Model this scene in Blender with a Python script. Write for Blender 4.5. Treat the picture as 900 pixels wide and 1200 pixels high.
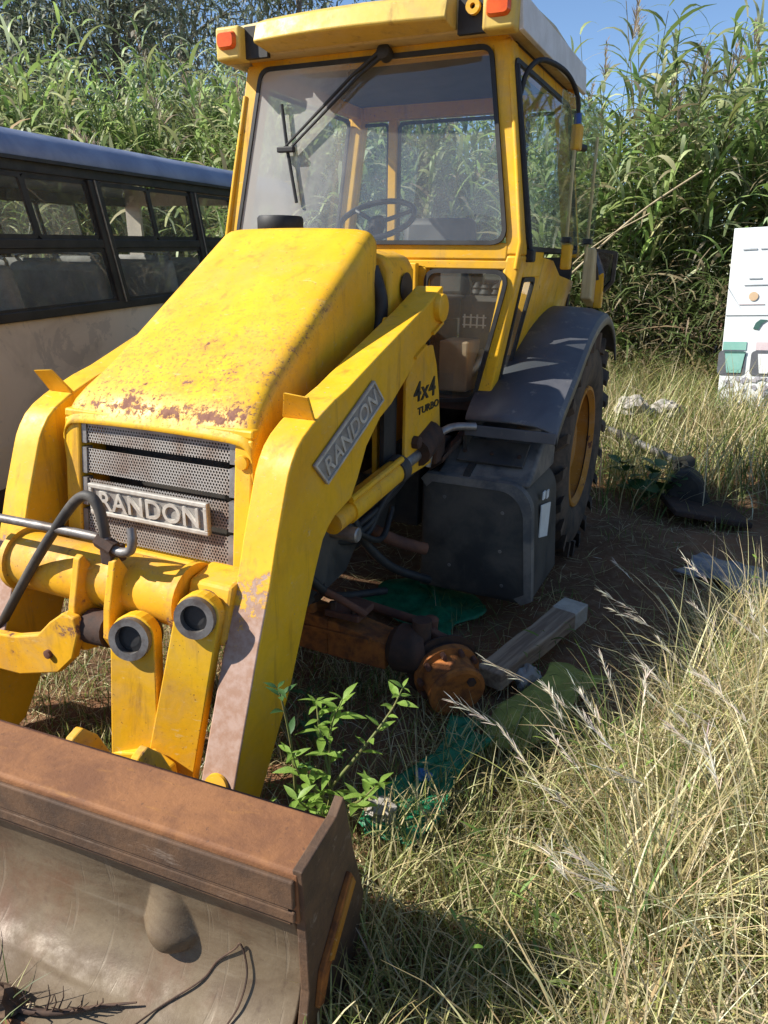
import bpy, bmesh, math, random
import numpy as np
from mathutils import Vector, Matrix, Euler
for o in list(bpy.data.objects): bpy.data.objects.remove(o)
S = bpy.context.scene
COL = S.collection
rad = math.radians
random.seed(7); RNG = np.random.default_rng(11)

# ------------------------------------------------------------ camera, sky, sun, exposure
CAM = Vector((1.82, -1.973, 1.77)); YAW, PITCH, ROLL, F = .434, -.329, .014, 864.0
fw = Vector((-math.sin(YAW)*math.cos(PITCH), math.cos(YAW)*math.cos(PITCH), math.sin(PITCH)))
rt = Vector((math.cos(YAW), math.sin(YAW), 0)); up = rt.cross(fw)
r2 = rt*math.cos(ROLL) + up*math.sin(ROLL); u2 = up*math.cos(ROLL) - rt*math.sin(ROLL)
cam = bpy.data.cameras.new('camera'); co = bpy.data.objects.new('camera', cam); COL.objects.link(co)
m = Matrix((r2, u2, -fw)).transposed().to_4x4(); m.translation = CAM; co.matrix_world = m
cam.sensor_fit = 'VERTICAL'; cam.sensor_height = 36; cam.sensor_width = 27; cam.lens = F/1200*36
cam.clip_start = .05; cam.clip_end = 500
S.camera = co
TRAVEL = Vector((.72, .42, -.655)).normalized()          # way the sunlight travels
tosun = -TRAVEL
W = bpy.data.worlds.new('World'); S.world = W; W.use_nodes = True
wn = W.node_tree.nodes; wl = W.node_tree.links
sky = wn.new('ShaderNodeTexSky'); sky.sky_type = 'NISHITA'; sky.sun_disc = False
sky.sun_elevation = math.asin(tosun.z); sky.sun_rotation = math.atan2(tosun.x, tosun.y)
sky.air_density = 1.0; sky.altitude = 1500; sky.dust_density = .15; sky.ozone_density = 3.5
wn['Background'].inputs[1].default_value = .098
wl.new(sky.outputs[0], wn['Background'].inputs[0])
sl = bpy.data.lights.new('sun', 'SUN'); sl.energy = 4.8; sl.angle = rad(.53); sl.color = (1, .95, .86)
so = bpy.data.objects.new('sun', sl); COL.objects.link(so); so.location = (-6, -4, 9)
so.rotation_euler = TRAVEL.to_track_quat('-Z', 'Y').to_euler()
S.view_settings.view_transform = 'Standard'; S.view_settings.look = 'None'
S.view_settings.exposure = 0.88; S.view_settings.gamma = 1
S.render.engine = 'CYCLES'
S.cycles.transparent_max_bounces = 24; S.cycles.max_bounces = 8

# ------------------------------------------------------------ materials
class NT:
    def __init__(s, name):
        s.m = bpy.data.materials.new(name); s.m.use_nodes = True
        s.n = s.m.node_tree.nodes; s.l = s.m.node_tree.links; s.b = s.n['Principled BSDF']; s.out = s.n['Material Output']
        s.tc = s.n.new('ShaderNodeTexCoord')
    def node(s, t, **k):
        n = s.n.new('ShaderNode'+t)
        for a, v in k.items(): setattr(n, a, v)
        return n
    def link(s, a, b): s.l.new(a, b)
    def noise(s, scale, detail=5, rough=.6, dist=0, vec=None, stretch=None):
        n = s.node('TexNoise'); n.inputs['Scale'].default_value = scale; n.inputs['Detail'].default_value = detail
        n.inputs['Roughness'].default_value = rough; n.inputs['Distortion'].default_value = dist
        v = vec or s.tc.outputs['Object']
        if stretch:
            mp = s.node('Mapping'); mp.inputs['Scale'].default_value = stretch; s.link(v, mp.inputs[0]); v = mp.outputs[0]
        s.link(v, n.inputs['Vector']); return n.outputs['Fac']
    def rng(s, v, a, b, c=0, d=1):
        n = s.node('MapRange'); n.interpolation_type = 'SMOOTHSTEP'; s.link(v, n.inputs[0])
        for i, q in enumerate((a, b, c, d)): n.inputs[i+1].default_value = q
        return n.outputs[0]
    def math(s, op, a, b=None):
        n = s.node('Math', operation=op)
        for i, q in enumerate((a, b)):
            if q is None: continue
            if isinstance(q, (int, float)): n.inputs[i].default_value = q
            else: s.link(q, n.inputs[i])
        return n.outputs[0]
    def mix(s, fac, a, b):
        n = s.node('Mix', data_type='RGBA')
        for i, q in ((0, fac), (6, a), (7, b)):
            if isinstance(q, (int, float)): n.inputs[i].default_value = q
            elif isinstance(q, tuple): n.inputs[i].default_value = (*q[:3], 1)
            else: s.link(q, n.inputs[i])
        return n.outputs[2]
    def color(s, c):
        if isinstance(c, tuple): s.b.inputs['Base Color'].default_value = (*c, 1)
        else: s.link(c, s.b.inputs['Base Color'])
    def rough(s, r):
        if isinstance(r, (int, float)): s.b.inputs['Roughness'].default_value = r
        else: s.link(r, s.b.inputs['Roughness'])
    def bump(s, v, strength=.3, dist=.01):
        n = s.node('Bump'); n.inputs['Strength'].default_value = strength; n.inputs['Distance'].default_value = dist
        s.link(v, n.inputs['Height']); s.link(n.outputs[0], s.b.inputs['Normal'])
    def attr(s, name):
        n = s.node('Attribute'); n.attribute_name = name; return n

def paint(name, base, base2, rust=.30, rust_scale=9, dust=.25, rough=.42, rustcol=((.16, .055, .025), (.075, .03, .02)), wear=None, speck=0, wear_gain=.25, front=False):
    t = NT(name)
    big = t.noise(2.3, 6, .62, .3); fine = t.noise(38, 5, .7); mid = t.noise(rust_scale, 8, .72, .25)
    c = t.mix(t.rng(big, .35, .68), base, base2)
    c = t.mix(t.math('MULTIPLY', t.rng(t.noise(6.5, 7, .7, .8), .48, .66), .30), c, tuple(x*.62+.015 for x in base))
    c = t.mix(t.math('MULTIPLY', t.rng(fine, .42, .72), .22), c, tuple(x*.72 for x in base))
    c = t.mix(t.math('MULTIPLY', t.rng(t.noise(5, 7, .7, .6), .43, .72), dust), c, (.36, .26, .17))
    streak = t.rng(t.noise(15, 5, .65, .25, stretch=(1, 1, .09)), .54, .74)
    c = t.mix(t.math('MULTIPLY', streak, .5), c, (.20, .095, .03))
    # scratches: thin light and dark lines
    scr = t.rng(t.noise(55, 3, .55, 1.5, stretch=(.25, .6, 1)), .66, .70)
    c = t.mix(t.math('MULTIPLY', scr, .35), c, (.62, .50, .26))
    v = mid; w = None
    if wear:
        w = t.attr(wear).outputs['Fac']
        if front:
            ge = t.node('NewGeometry'); sp_ = t.node('SeparateXYZ'); t.link(ge.outputs['True Normal'], sp_.inputs[0])
            w = t.math('MULTIPLY', w, t.rng(sp_.outputs[1], -.45, -.75))
        v = t.math('ADD', t.math('ADD', t.math('MULTIPLY', mid, .55), t.math('MULTIPLY', t.noise(rust_scale*3.6, 7, .72), .45)), t.math('MULTIPLY', w, wear_gain))
    rf = t.rng(v, 1-rust-.012, 1-rust+.025)
    halo = t.rng(v, 1-rust-.10, 1-rust)
    c = t.mix(t.math('MULTIPLY', halo, .42), c, (.40, .19, .045))
    if speck:
        sp = t.rng(t.noise(95, 3, .6), .66, .70)
        spm = t.math('MULTIPLY', sp, t.rng(t.noise(4, 4, .6), .5-speck*.2, .62))
        if wear and not front: spm = t.math('MAXIMUM', spm, t.math('MULTIPLY', t.rng(t.noise(64, 6, .75), .565, .595), t.rng(w, .05, .6)))
        rf = t.math('MAXIMUM', rf, spm)
    rc = t.mix(t.rng(t.noise(25, 6, .7), .35, .65), rustcol[0], rustcol[1])
    t.color(t.mix(rf, c, rc))
    rr = t.math('ADD', t.math('MULTIPLY', t.rng(t.noise(8, 6, .7), .3, .7), .28), rough-.02)
    t.rough(t.math('MAXIMUM', rr, t.math('MULTIPLY', rf, .85)))
    t.bump(t.math('ADD', t.math('SUBTRACT', t.math('MULTIPLY', t.noise(60, 4, .6), .25), t.math('MULTIPLY', rf, .5)), t.math('MULTIPLY', t.noise(7, 3, .5), 1.6)), .38, .004)
    t.b.inputs['Specular IOR Level'].default_value = .35
    return t.m

def simple(name, c1, c2, scale=6, rough=.7, metal=0, bump=.2, bs=40, spec=.4, rough2=None):
    t = NT(name)
    f = t.rng(t.noise(scale, 7, .66, .3), .33, .67)
    t.color(t.mix(f, c1, c2)); t.b.inputs['Metallic'].default_value = metal
    if rough2 is None: t.rough(rough)
    else: t.rough(t.math('ADD', t.math('MULTIPLY', f, rough2-rough), rough))
    t.b.inputs['Specular IOR Level'].default_value = spec
    if bump: t.bump(t.noise(bs, 6, .65), bump, .004)
    return t.m

YEL, YEL2 = (.78, .432, .012), (.70, .358, .012)
M = {}
M['yellow'] = paint('yellow_paint', YEL, YEL2, rust=.32, speck=.5, dust=.32)
M['hood'] = paint('hood_paint', (.79, .445, .014), (.72, .38, .014), rust=.305, speck=.6, wear='wear', wear_gain=.28, dust=.2, rough=.4, rustcol=((.24, .11, .07), (.15, .06, .04)))
M['yellow_worn'] = paint('worn_yellow_paint', (.76, .39, .01), (.66, .31, .012), rust=.385, rust_scale=7, speck=.8, dust=.38, rough=.5, rustcol=((.25, .12, .08), (.13, .055, .03)))
M['arm'] = paint('arm_paint', YEL, YEL2, rust=.30, speck=.25, wear='wear', dust=.2, rustcol=((.40, .275, .22), (.32, .19, .13)), wear_gain=.42, front=True)
M['cream'] = paint('faded_cream_paint', (.62, .52, .30), (.58, .44, .18), rust=.28, dust=.3)
M['visor'] = paint('visor_paint', (.66, .47, .10), (.62, .42, .07), rust=.22, dust=.3)
M['rust'] = simple('brown_rust', (.17, .07, .038), (.085, .038, .026), 7, .85, 0, .5, 55)
M['orange_rust'] = simple('orange_rust', (.38, .13, .025), (.14, .05, .018), 14, .9, 0, .7, 45)
M['dark_rust'] = simple('dark_rust', (.07, .035, .022), (.03, .02, .016), 9, .85, 0, .5, 40)
M['black'] = simple('black_rubber', (.012, .012, .013), (.03, .029, .028), 8, .6, 0, .15)
M['soot'] = simple('sooty_metal', (.02, .019, .018), (.05, .042, .034), 6, .75, 0, .4)
M['charcoal'] = simple('charcoal_plastic', (.030, .0295, .029), (.085, .073, .060), 5, .55, 0, .35, 30, rough2=.8)
M['tank_top'] = simple('dusty_tank_top', (.07, .07, .072), (.19, .165, .14), 7, .7, 0, .25)
M['tyre'] = simple('tyre_rubber', (.03, .026, .023), (.115, .078, .053), 6, .85, 0, .4)
M['rim'] = paint('rim_paint', (.47, .19, .014), (.38, .15, .014), rust=.38, speck=.6, dust=.4, rough=.6)
M['steel'] = simple('grey_steel', (.32, .31, .30), (.20, .18, .17), 12, .45, .6, .3)
M['boss'] = simple('bearing_steel', (.22, .21, .20), (.11, .09, .08), 14, .5, .5, .3)
M['cast'] = simple('plate_metal', (.55, .52, .46), (.38, .35, .31), 18, .55, .15, .2)
M['plate_bg'] = simple('plate_ground', (.30, .28, .25), (.22, .20, .18), 16, .7, .1, .2)
M['lamp'] = simple('orange_lens', (.75, .12, .015), (.6, .08, .01), 10, .25, 0, 0)
M['decal'] = simple('decal_black', (.012, .012, .012), (.05, .04, .02), 30, .6, 0, 0)
M['wood'] = None
M['interior'] = simple('cab_lining', (.035, .033, .032), (.06, .055, .05), 5, .8)
M['seat'] = simple('seat_vinyl', (.03, .03, .033), (.06, .058, .055), 6, .6)
M['beige'] = simple('beige_plastic', (.34, .24, .15), (.26, .18, .11), 6, .7)
M['white'] = simple('white_paint', (.72, .72, .70), (.60, .59, .56), 5, .6)
M['blue_wheel'] = simple('steering_plastic', (.02, .022, .03), (.04, .042, .05), 8, .35)

def fender_mat():
    t = NT('grey_fender_paint')
    c = t.mix(t.rng(t.noise(3, 6, .6, .4), .35, .68), (.066, .069, .082), (.105, .105, .115))
    c = t.mix(t.math('MULTIPLY', t.rng(t.noise(11, 7, .7), .58, .66), .6), c, (.24, .21, .18))
    t.color(c); t.rough(.5); t.bump(t.noise(35, 5), .15, .003); return t.m
M['fender'] = fender_mat()

def bucket_inner():
    t = NT('scoured_steel')
    a = t.noise(5, 8, .7, .6, stretch=(.6, 1, 1.6)); b = t.noise(2.6, 7, .65, .4)
    c = t.mix(t.rng(a, .35, .65), (.17, .128, .08), (.108, .074, .044))
    c = t.mix(t.math('MULTIPLY', t.rng(b, .46, .66), .8), c, (.125, .062, .034))
    c = t.mix(t.math('MULTIPLY', t.rng(t.noise(30, 6, .7), .56, .72), .5), c, (.08, .05, .034))
    s1 = t.rng(t.noise(40, 4, .6, .3, stretch=(1, .06, .06)), .60, .68); s2 = t.rng(t.noise(26, 4, .6, .5, stretch=(.05, 1, 1)), .62, .70)
    c = t.mix(t.math('MULTIPLY', t.math('MAXIMUM', s1, s2), .2), c, (.27, .225, .165))
    t.color(c); t.b.inputs['Metallic'].default_value = .08; t.b.inputs['Specular IOR Level'].default_value = .35
    t.rough(t.rng(t.noise(9, 6, .7), .3, .7, .42, .78)); t.bump(t.math('ADD', t.noise(28, 7, .65), t.math('MULTIPLY', s1, -.3)), .4, .004); return t.m
M['scour'] = bucket_inner()
def lip_mat(name, top):
    t = NT(name)
    a = t.noise(6, 8, .7, .4); b = t.noise(16, 7, .72, .3, stretch=(.25, 1, 1.5))
    c = t.mix(t.rng(a, .35, .66), (.275, .118, .043) if top else (.125, .066, .032), (.165, .068, .028) if top else (.062, .035, .02))
    c = t.mix(t.math('MULTIPLY', t.rng(b, .57, .70), .6), c, (.36, .165, .04) if top else (.28, .22, .17))
    c = t.mix(t.math('MULTIPLY', t.rng(t.noise(70, 4, .6), .62, .72), .6), c, (.075, .035, .022))
    t.color(c); t.rough(.78); t.bump(t.noise(45, 7, .7), .5, .005); return t.m
M['lip_top'] = lip_mat('rusty_lip', True); M['lip_face'] = lip_mat('brown_scuffed_lip', False)

def grille_mat():
    t = NT('perforated_sheet')
    sep = t.node('SeparateXYZ'); t.link(t.tc.outputs['Object'], sep.inputs[0])
    P = .0125
    def cell(off):
        u = t.math('SUBTRACT', t.math('FRACT', t.math('ADD', t.math('DIVIDE', sep.outputs[0], P), off)), .5)
        v = t.math('SUBTRACT', t.math('FRACT', t.math('ADD', t.math('DIVIDE', sep.outputs[2], P*1.732), off)), .5)
        v = t.math('MULTIPLY', v, 1.732)
        return t.math('SQRT', t.math('ADD', t.math('MULTIPLY', u, u), t.math('MULTIPLY', v, v)))
    dmin = t.math('MINIMUM', cell(0.0), cell(.5))
    hole = t.math('LESS_THAN', dmin, .36)
    c = t.mix(t.rng(t.noise(7, 6, .6), .4, .7), (.36, .33, .30), (.24, .17, .13))
    t.color(c); t.rough(.55); t.b.inputs['Metallic'].default_value = .3
    tr = t.node('BsdfTransparent'); mx = t.node('MixShader')
    t.link(hole, mx.inputs[0]); t.link(t.b.outputs[0], mx.inputs[1]); t.link(tr.outputs[0], mx.inputs[2]); t.link(mx.outputs[0], t.out.inputs[0])
    return t.m
M['grille'] = grille_mat()

def glass(name, tint, dust, dustcol=(.55, .53, .48), scale=3, refl=1.0, sun_haze=0):
    t = NT(name); t.n.remove(t.b)
    tr = t.node('BsdfTransparent'); tr.inputs[0].default_value = (*tint, 1)
    gl = t.node('BsdfGlossy'); gl.inputs['Roughness'].default_value = .02
    ge = t.node('NewGeometry'); dt = t.node('VectorMath', operation='DOT_PRODUCT'); t.link(ge.outputs['Incoming'], dt.inputs[0]); t.link(ge.outputs['Normal'], dt.inputs[1])
    sch = t.math('POWER', t.math('SUBTRACT', 1.0, t.math('ABSOLUTE', dt.outputs['Value'])), 5.0)
    fr = t.math('ADD', t.math('MULTIPLY', sch, .90), .075)
    m1 = t.node('MixShader'); t.link(t.math('MULTIPLY', fr, refl), m1.inputs[0]); t.link(tr.outputs[0], m1.inputs[1]); t.link(gl.outputs[0], m1.inputs[2])
    df = t.node('BsdfDiffuse'); df.inputs[0].default_value = (*dustcol, 1)
    tl = t.node('BsdfTranslucent'); tl.inputs[0].default_value = (*dustcol, 1)
    dm = t.node('MixShader'); dm.inputs[0].default_value = .35; t.link(df.outputs[0], dm.inputs[1]); t.link(tl.outputs[0], dm.inputs[2])
    m2 = t.node('MixShader')
    df_ = t.rng(t.noise(scale, 6, .6, .5), .25, .8, dust*.6, dust*1.35)
    if sun_haze:
        sx = t.node('SeparateXYZ'); t.link(t.tc.outputs['Object'], sx.inputs[0])
        edge = t.math('ADD', sx.outputs[0], t.math('MULTIPLY', t.noise(1.6, 6, .65, .4), .9))
        df_ = t.math('ADD', df_, t.math('MULTIPLY', t.rng(edge, .42, -.15), sun_haze))  # sunlit dust clear of the visor's shadow, put into the haze
    t.link(df_, m2.inputs[0])
    t.link(m1.outputs[0], m2.inputs[1]); t.link(dm.outputs[0], m2.inputs[2]); t.link(m2.outputs[0], t.out.inputs[0])
    return t.m
M['windscreen'] = glass('dusty_sunlit_windscreen', (.92, .94, .93), .13, scale=2.2, sun_haze=.52, dustcol=(.66, .65, .62))
M['glass'] = glass('cab_glass', (.88, .92, .90), .07)
M['bus_glass'] = glass('tinted_bus_glass', (.86, .89, .88), .14, refl=1.0)
M['mirror'] = NT('mirror_glass').m; M['mirror'].node_tree.nodes['Principled BSDF'].inputs['Metallic'].default_value = 1; M['mirror'].node_tree.nodes['Principled BSDF'].inputs['Roughness'].default_value = .05

def wood_mat():
    t = NT('weathered_wood')
    g = t.noise(30, 6, .6, .4, stretch=(1, 1, .06))
    c = t.mix(t.rng(g, .35, .65), (.40, .30, .20), (.20, .135, .09)); c = t.mix(t.math('MULTIPLY', t.rng(t.noise(4, 5), .5, .7), .5), c, (.22, .11, .06))
    t.color(c); t.rough(.9); t.bump(g, .5, .006); return t.m
M['wood'] = wood_mat()

def bus_mat():
    t = NT('weathered_bus_panel')
    c = t.mix(t.rng(t.noise(1.6, 6, .6, .8), .4, .62), (.70, .62, .50), (.55, .48, .385))
    c = t.mix(t.math('MULTIPLY', t.rng(t.noise(2.4, 8, .7, 1.2), .55, .58), .4), c, (.36, .33, .295))
    t.color(c); t.rough(.6); t.bump(t.noise(3, 4), .1, .01); return t.m
M['bus'] = bus_mat()
M['bus_roof'] = simple('faded_blue_roof', (.17, .20, .29), (.27, .31, .41), 2.5, .45, .1, .1, 6, rough2=.6)
M['bus_black'] = simple('bus_window_frame', (.018, .018, .02), (.04, .038, .037), 6, .5)
M['bus_seat'] = simple('grey_seat_cloth', (.22, .21, .20), (.33, .32, .30), 5, .9)
M['bus_inside'] = simple('bus_lining', (.42, .41, .39), (.33, .32, .30), 3, .8)

def ground_mat():
    t = NT('red_soil')
    a = t.noise(1.1, 7, .65, .4); b = t.noise(14, 7, .7, .3)
    c = t.mix(t.rng(a, .35, .66), (.25, .125, .065), (.14, .075, .043))
    c = t.mix(t.math('MULTIPLY', t.rng(b, .45, .68), .6), c, (.27, .19, .12))
    c = t.mix(t.math('MULTIPLY', t.rng(t.noise(60, 4, .7), .6, .7), .5), c, (.34, .27, .17))
    t.color(c); t.rough(.95); t.bump(t.math('ADD', t.noise(9, 8, .7), t.math('MULTIPLY', t.noise(70, 4), .3)), .9, .03); t.b.inputs['Specular IOR Level'].default_value = .15
    return t.m
M['ground'] = ground_mat()

def leaf_mat(name, trans=.35, rough=.5, spec=.4):
    t = NT(name); a = t.attr('Col')
    c = t.mix(t.math('MULTIPLY', t.rng(t.noise(7, 4, .6), .35, .7), .25), a.outputs['Color'], (.05, .05, .02))
    t.color(c); t.rough(rough); t.b.inputs['Specular IOR Level'].default_value = spec
    tl = t.node('BsdfTranslucent'); t.link(a.outputs['Color'], tl.inputs[0])
    mx = t.node('MixShader'); mx.inputs[0].default_value = trans
    t.link(t.b.outputs[0], mx.inputs[1]); t.link(tl.outputs[0], mx.inputs[2]); t.link(mx.outputs[0], t.out.inputs[0])
    return t.m
M['reed'] = leaf_mat('reed_leaf', .45, .45, .45); M['grass'] = leaf_mat('grass_blade', .35, .5, .4); M['tree_leaf'] = leaf_mat('tree_leaf', .45, .5, .4)
def weed_mat():
    t = NT('weed_leaf'); t.color(t.mix(t.rng(t.noise(25, 4), .35, .65), (.16, .28, .04), (.28, .41, .085))); t.rough(.5)
    tl = t.node('BsdfTranslucent'); tl.inputs[0].default_value = (.40, .58, .09, 1); mx = t.node('MixShader'); mx.inputs[0].default_value = .4
    t.link(t.b.outputs[0], mx.inputs[1]); t.link(tl.outputs[0], mx.inputs[2]); t.link(mx.outputs[0], t.out.inputs[0]); return t.m
M['weed'] = weed_mat(); M['weed_dark'] = simple('dark_leaf', (.03, .08, .02), (.05, .11, .03), 20, .5)
M['stem'] = simple('weed_stem', (.12, .16, .04), (.16, .13, .05), 10, .6)
M['bark'] = simple('grey_bark', (.19, .16, .13), (.09, .075, .06), 6, .9, 0, .6, 12)
M['green_net'] = simple('green_plastic_net', (.007, .11, .05), (.018, .21, .095), 22, .45, 0, .6, 70)
M['lime_cloth'] = simple('yellow_green_sacking', (.34, .36, .08), (.22, .24, .055), 8, .8, 0, .6, 120)
M['grey_sheet'] = simple('grey_plastic_sheet', (.24, .25, .27), (.15, .155, .17), 4, .5, 0, .2)
M['stone'] = simple('pale_rubble', (.40, .37, .33), (.24, .215, .19), 9, .9, 0, .7, 30)
M['clod'] = simple('dark_soil_clod', (.07, .045, .03), (.16, .10, .06), 14, .95, 0, .8, 40)
M['straw'] = simple('dry_cane', (.44, .36, .22), (.30, .23, .13), 10, .7)
M['wire'] = simple('rusty_wire', (.05, .03, .022), (.09, .05, .03), 20, .8)
M['board'] = simple('board_laminate', (.80, .82, .82), (.70, .73, .73), 2, .5, 0, .05)
M['print_grey'] = simple('grey_print', (.35, .38, .40), (.45, .47, .48), 20, .6, 0, 0)
M['print_green'] = simple('green_print', (.22, .46, .39), (.27, .50, .43), 9, .6, 0, 0)
M['print_dark'] = simple('dark_green_print', (.04, .10, .09), (.06, .14, .12), 9, .6, 0, 0)
M['print_pink'] = simple('pink_print', (.62, .50, .52), (.67, .57, .58), 9, .6, 0, 0)
M['print_shadow'] = simple('grey_print_and_shade', (.10, .105, .12), (.14, .145, .16), 9, .6, 0, 0)
M['print_tan'] = simple('tan_print', (.60, .42, .25), (.66, .5, .34), 9, .6, 0, 0)
M['mark'] = simple('mould_stain', (.34, .33, .38), (.44, .43, .46), 20, .8, 0, 0)

# ------------------------------------------------------------ geometry helpers
class G:
    def __init__(s): s.v = []; s.f = []
    def add(s, vs, fs):
        o = len(s.v); s.v += [tuple(p) for p in vs]; s.f += [tuple(i+o for i in f) for f in fs]; return s
    def box(s, c, d, R=None):
        vs = [Vector((x*d[0]/2, y*d[1]/2, z*d[2]/2)) for x in (-1, 1) for y in (-1, 1) for z in (-1, 1)]
        if R is not None: vs = [R @ v for v in vs]
        c = Vector(c)
        return s.add([v+c for v in vs], [(0, 1, 3, 2), (4, 6, 7, 5), (0, 4, 5, 1), (2, 3, 7, 6), (0, 2, 6, 4), (1, 5, 7, 3)])
    def hexa(s, a, b):   # two quads of corresponding corners
        return s.add(list(a)+list(b), [(3, 2, 1, 0), (4, 5, 6, 7), (0, 1, 5, 4), (1, 2, 6, 5), (2, 3, 7, 6), (3, 0, 4, 7)])
    def prism(s, poly, axis, a, b):
        def p(u, v, w): return {'x': (w, u, v), 'y': (u, w, v), 'z': (u, v, w)}[axis]
        n = len(poly); vs = [p(u, v, a) for u, v in poly]+[p(u, v, b) for u, v in poly]
        return s.add(vs, [tuple(range(n))[::-1], tuple(range(n, 2*n))]+[(i, (i+1) % n, n+(i+1) % n, n+i) for i in range(n)])
    def tube(s, pts, r, n=10, cap=True):
        pts = [Vector(p) for p in pts]; rs = r if isinstance(r, (list, tuple)) else [r]*len(pts)
        prev = None; rings = []
        for i, p in enumerate(pts):
            d = (pts[min(i+1, len(pts)-1)]-pts[max(i-1, 0)]).normalized()
            if prev is None:
                a = Vector((0, 0, 1)) if abs(d.z) < .9 else Vector((1, 0, 0)); x = d.cross(a).normalized()
            else: x = (prev-d*prev.dot(d)).normalized()
            prev = x; y = d.cross(x)
            rings.append([p+(x*math.cos(2*math.pi*k/n)+y*math.sin(2*math.pi*k/n))*rs[i] for k in range(n)])
        fs = [(i*n+k, i*n+(k+1) % n, (i+1)*n+(k+1) % n, (i+1)*n+k) for i in range(len(pts)-1) for k in range(n)]
        if cap: fs += [tuple(range(n))[::-1], tuple(range((len(pts)-1)*n, len(pts)*n))]
        return s.add([q for ring in rings for q in ring], fs)
    def lathe(s, prof, c, axis, n=32, cap=True, ring=False):   # prof: (along axis, radius)
        ax = Vector(axis).normalized(); a = Vector((0, 0, 1)) if abs(ax.z) < .9 else Vector((1, 0, 0))
        x = ax.cross(a).normalized(); y = ax.cross(x); c = Vector(c); vs = []
        for t, r in prof: vs += [c+ax*t+(x*math.cos(2*math.pi*k/n)+y*math.sin(2*math.pi*k/n))*max(r, 1e-4) for k in range(n)]
        m_ = len(prof)
        fs = [(i*n+k, i*n+(k+1) % n, (i+1)*n+(k+1) % n, (i+1)*n+k) for i in range(m_-1) for k in range(n)]
        if ring: fs += [((m_-1)*n+k, (m_-1)*n+(k+1) % n, (k+1) % n, k) for k in range(n)]
        elif cap: fs += [tuple(range(n))[::-1], tuple(range((m_-1)*n, m_*n))]
        return s.add(vs, fs)
    def grid(s, fn, nu, nv):
        vs = [fn(i/nu, j/nv) for i in range(nu+1) for j in range(nv+1)]
        return s.add(vs, [(i*(nv+1)+j, (i+1)*(nv+1)+j, (i+1)*(nv+1)+j+1, i*(nv+1)+j+1) for i in range(nu) for j in range(nv)])

def spline(pts, n=8):
    pts = [Vector(p) for p in pts]; q = [2*pts[0]-pts[1]]+pts+[2*pts[-1]-pts[-2]]; out = []
    for i in range(1, len(q)-2):
        for k in range(n):
            t = k/n; a, b, c, d = q[i-1:i+3]
            out.append(.5*((2*b)+(c-a)*t+(2*a-5*b+4*c-d)*t*t+(3*b-a-3*c+d)*t**3))
    return out+[pts[-1]]

def link(o, parent=None):
    COL.objects.link(o)
    if parent is not None:
        o.parent = parent
        if parent.get('_off') is not None: o.matrix_parent_inverse = Matrix.Translation(-Vector(parent['_off']))
    return o
def mk(name, g, mat, parent=None, bevel=0, seg=2, smooth=None, solid=0, fixn=True):
    me = bpy.data.meshes.new(name); me.from_pydata(g.v, [], g.f)
    if fixn:
        bm = bmesh.new(); bm.from_mesh(me); bmesh.ops.recalc_face_normals(bm, faces=bm.faces); bm.to_mesh(me); bm.free()
    me.update(); me.materials.append(mat if not isinstance(mat, str) else M[mat])
    o = bpy.data.objects.new(name, me)
    if smooth is not None:
        me.polygons.foreach_set('use_smooth', [True]*len(me.polygons)); me.set_sharp_from_angle(angle=rad(smooth))
    if solid:
        md = o.modifiers.new('solid', 'SOLIDIFY'); md.thickness = solid; md.offset = 0
    if bevel:
        md = o.modifiers.new('bevel', 'BEVEL'); md.width = bevel; md.segments = seg; md.limit_method = 'ANGLE'; md.angle_limit = rad(35)
        md.harden_normals = False
    return link(o, parent)
def tag(o, label, cat, group=None, kind=None):
    o['label'] = label
    if cat: o['category'] = cat
    if group: o['group'] = group
    if kind: o['kind'] = kind
    return o
def thing(name, loc, label, cat, rot=(0, 0, 0), world=True, group=None):
    o = bpy.data.objects.new(name, None); o.empty_display_size = .1; o.location = loc; o.rotation_euler = rot; COL.objects.link(o)
    if world: o['_off'] = tuple(loc)
    return tag(o, label, cat, group)

def text_mesh(txt, size, depth, squash=1.0):
    c = bpy.data.curves.new('t', 'FONT'); c.body = txt; c.size = size; c.extrude = depth; c.align_x = 'CENTER'; c.align_y = 'CENTER'; c.space_character = 1.05; c.offset = size*.014
    o = bpy.data.objects.new('t', c); COL.objects.link(o); dg = bpy.context.evaluated_depsgraph_get()
    me = bpy.data.meshes.new_from_object(o.evaluated_get(dg)); bpy.data.objects.remove(o); bpy.data.curves.remove(c)
    for v in me.vertices: v.co.x *= squash
    return me
def letters(txt, size, depth, mat, parent, origin, ux, uy, name='letter', width=None):
    """one mesh of raised lettering, laid on a surface at origin, ux along the line, uy up"""
    me = text_mesh(txt, size, depth); ux = Vector(ux).normalized(); uy = Vector(uy).normalized(); n = ux.cross(uy)
    xs = [v.co.x for v in me.vertices]; k = 1 if not width else width/(max(xs)-min(xs))
    mid = (max(xs)+min(xs))/2; ys = [v.co.y for v in me.vertices]; my = (max(ys)+min(ys))/2
    for v in me.vertices: v.co = Vector(origin)+ux*((v.co.x-mid)*k)+uy*(v.co.y-my)+n*v.co.z
    me.materials.append(M[mat]); o = bpy.data.objects.new(name, me); return link(o, parent)

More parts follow.
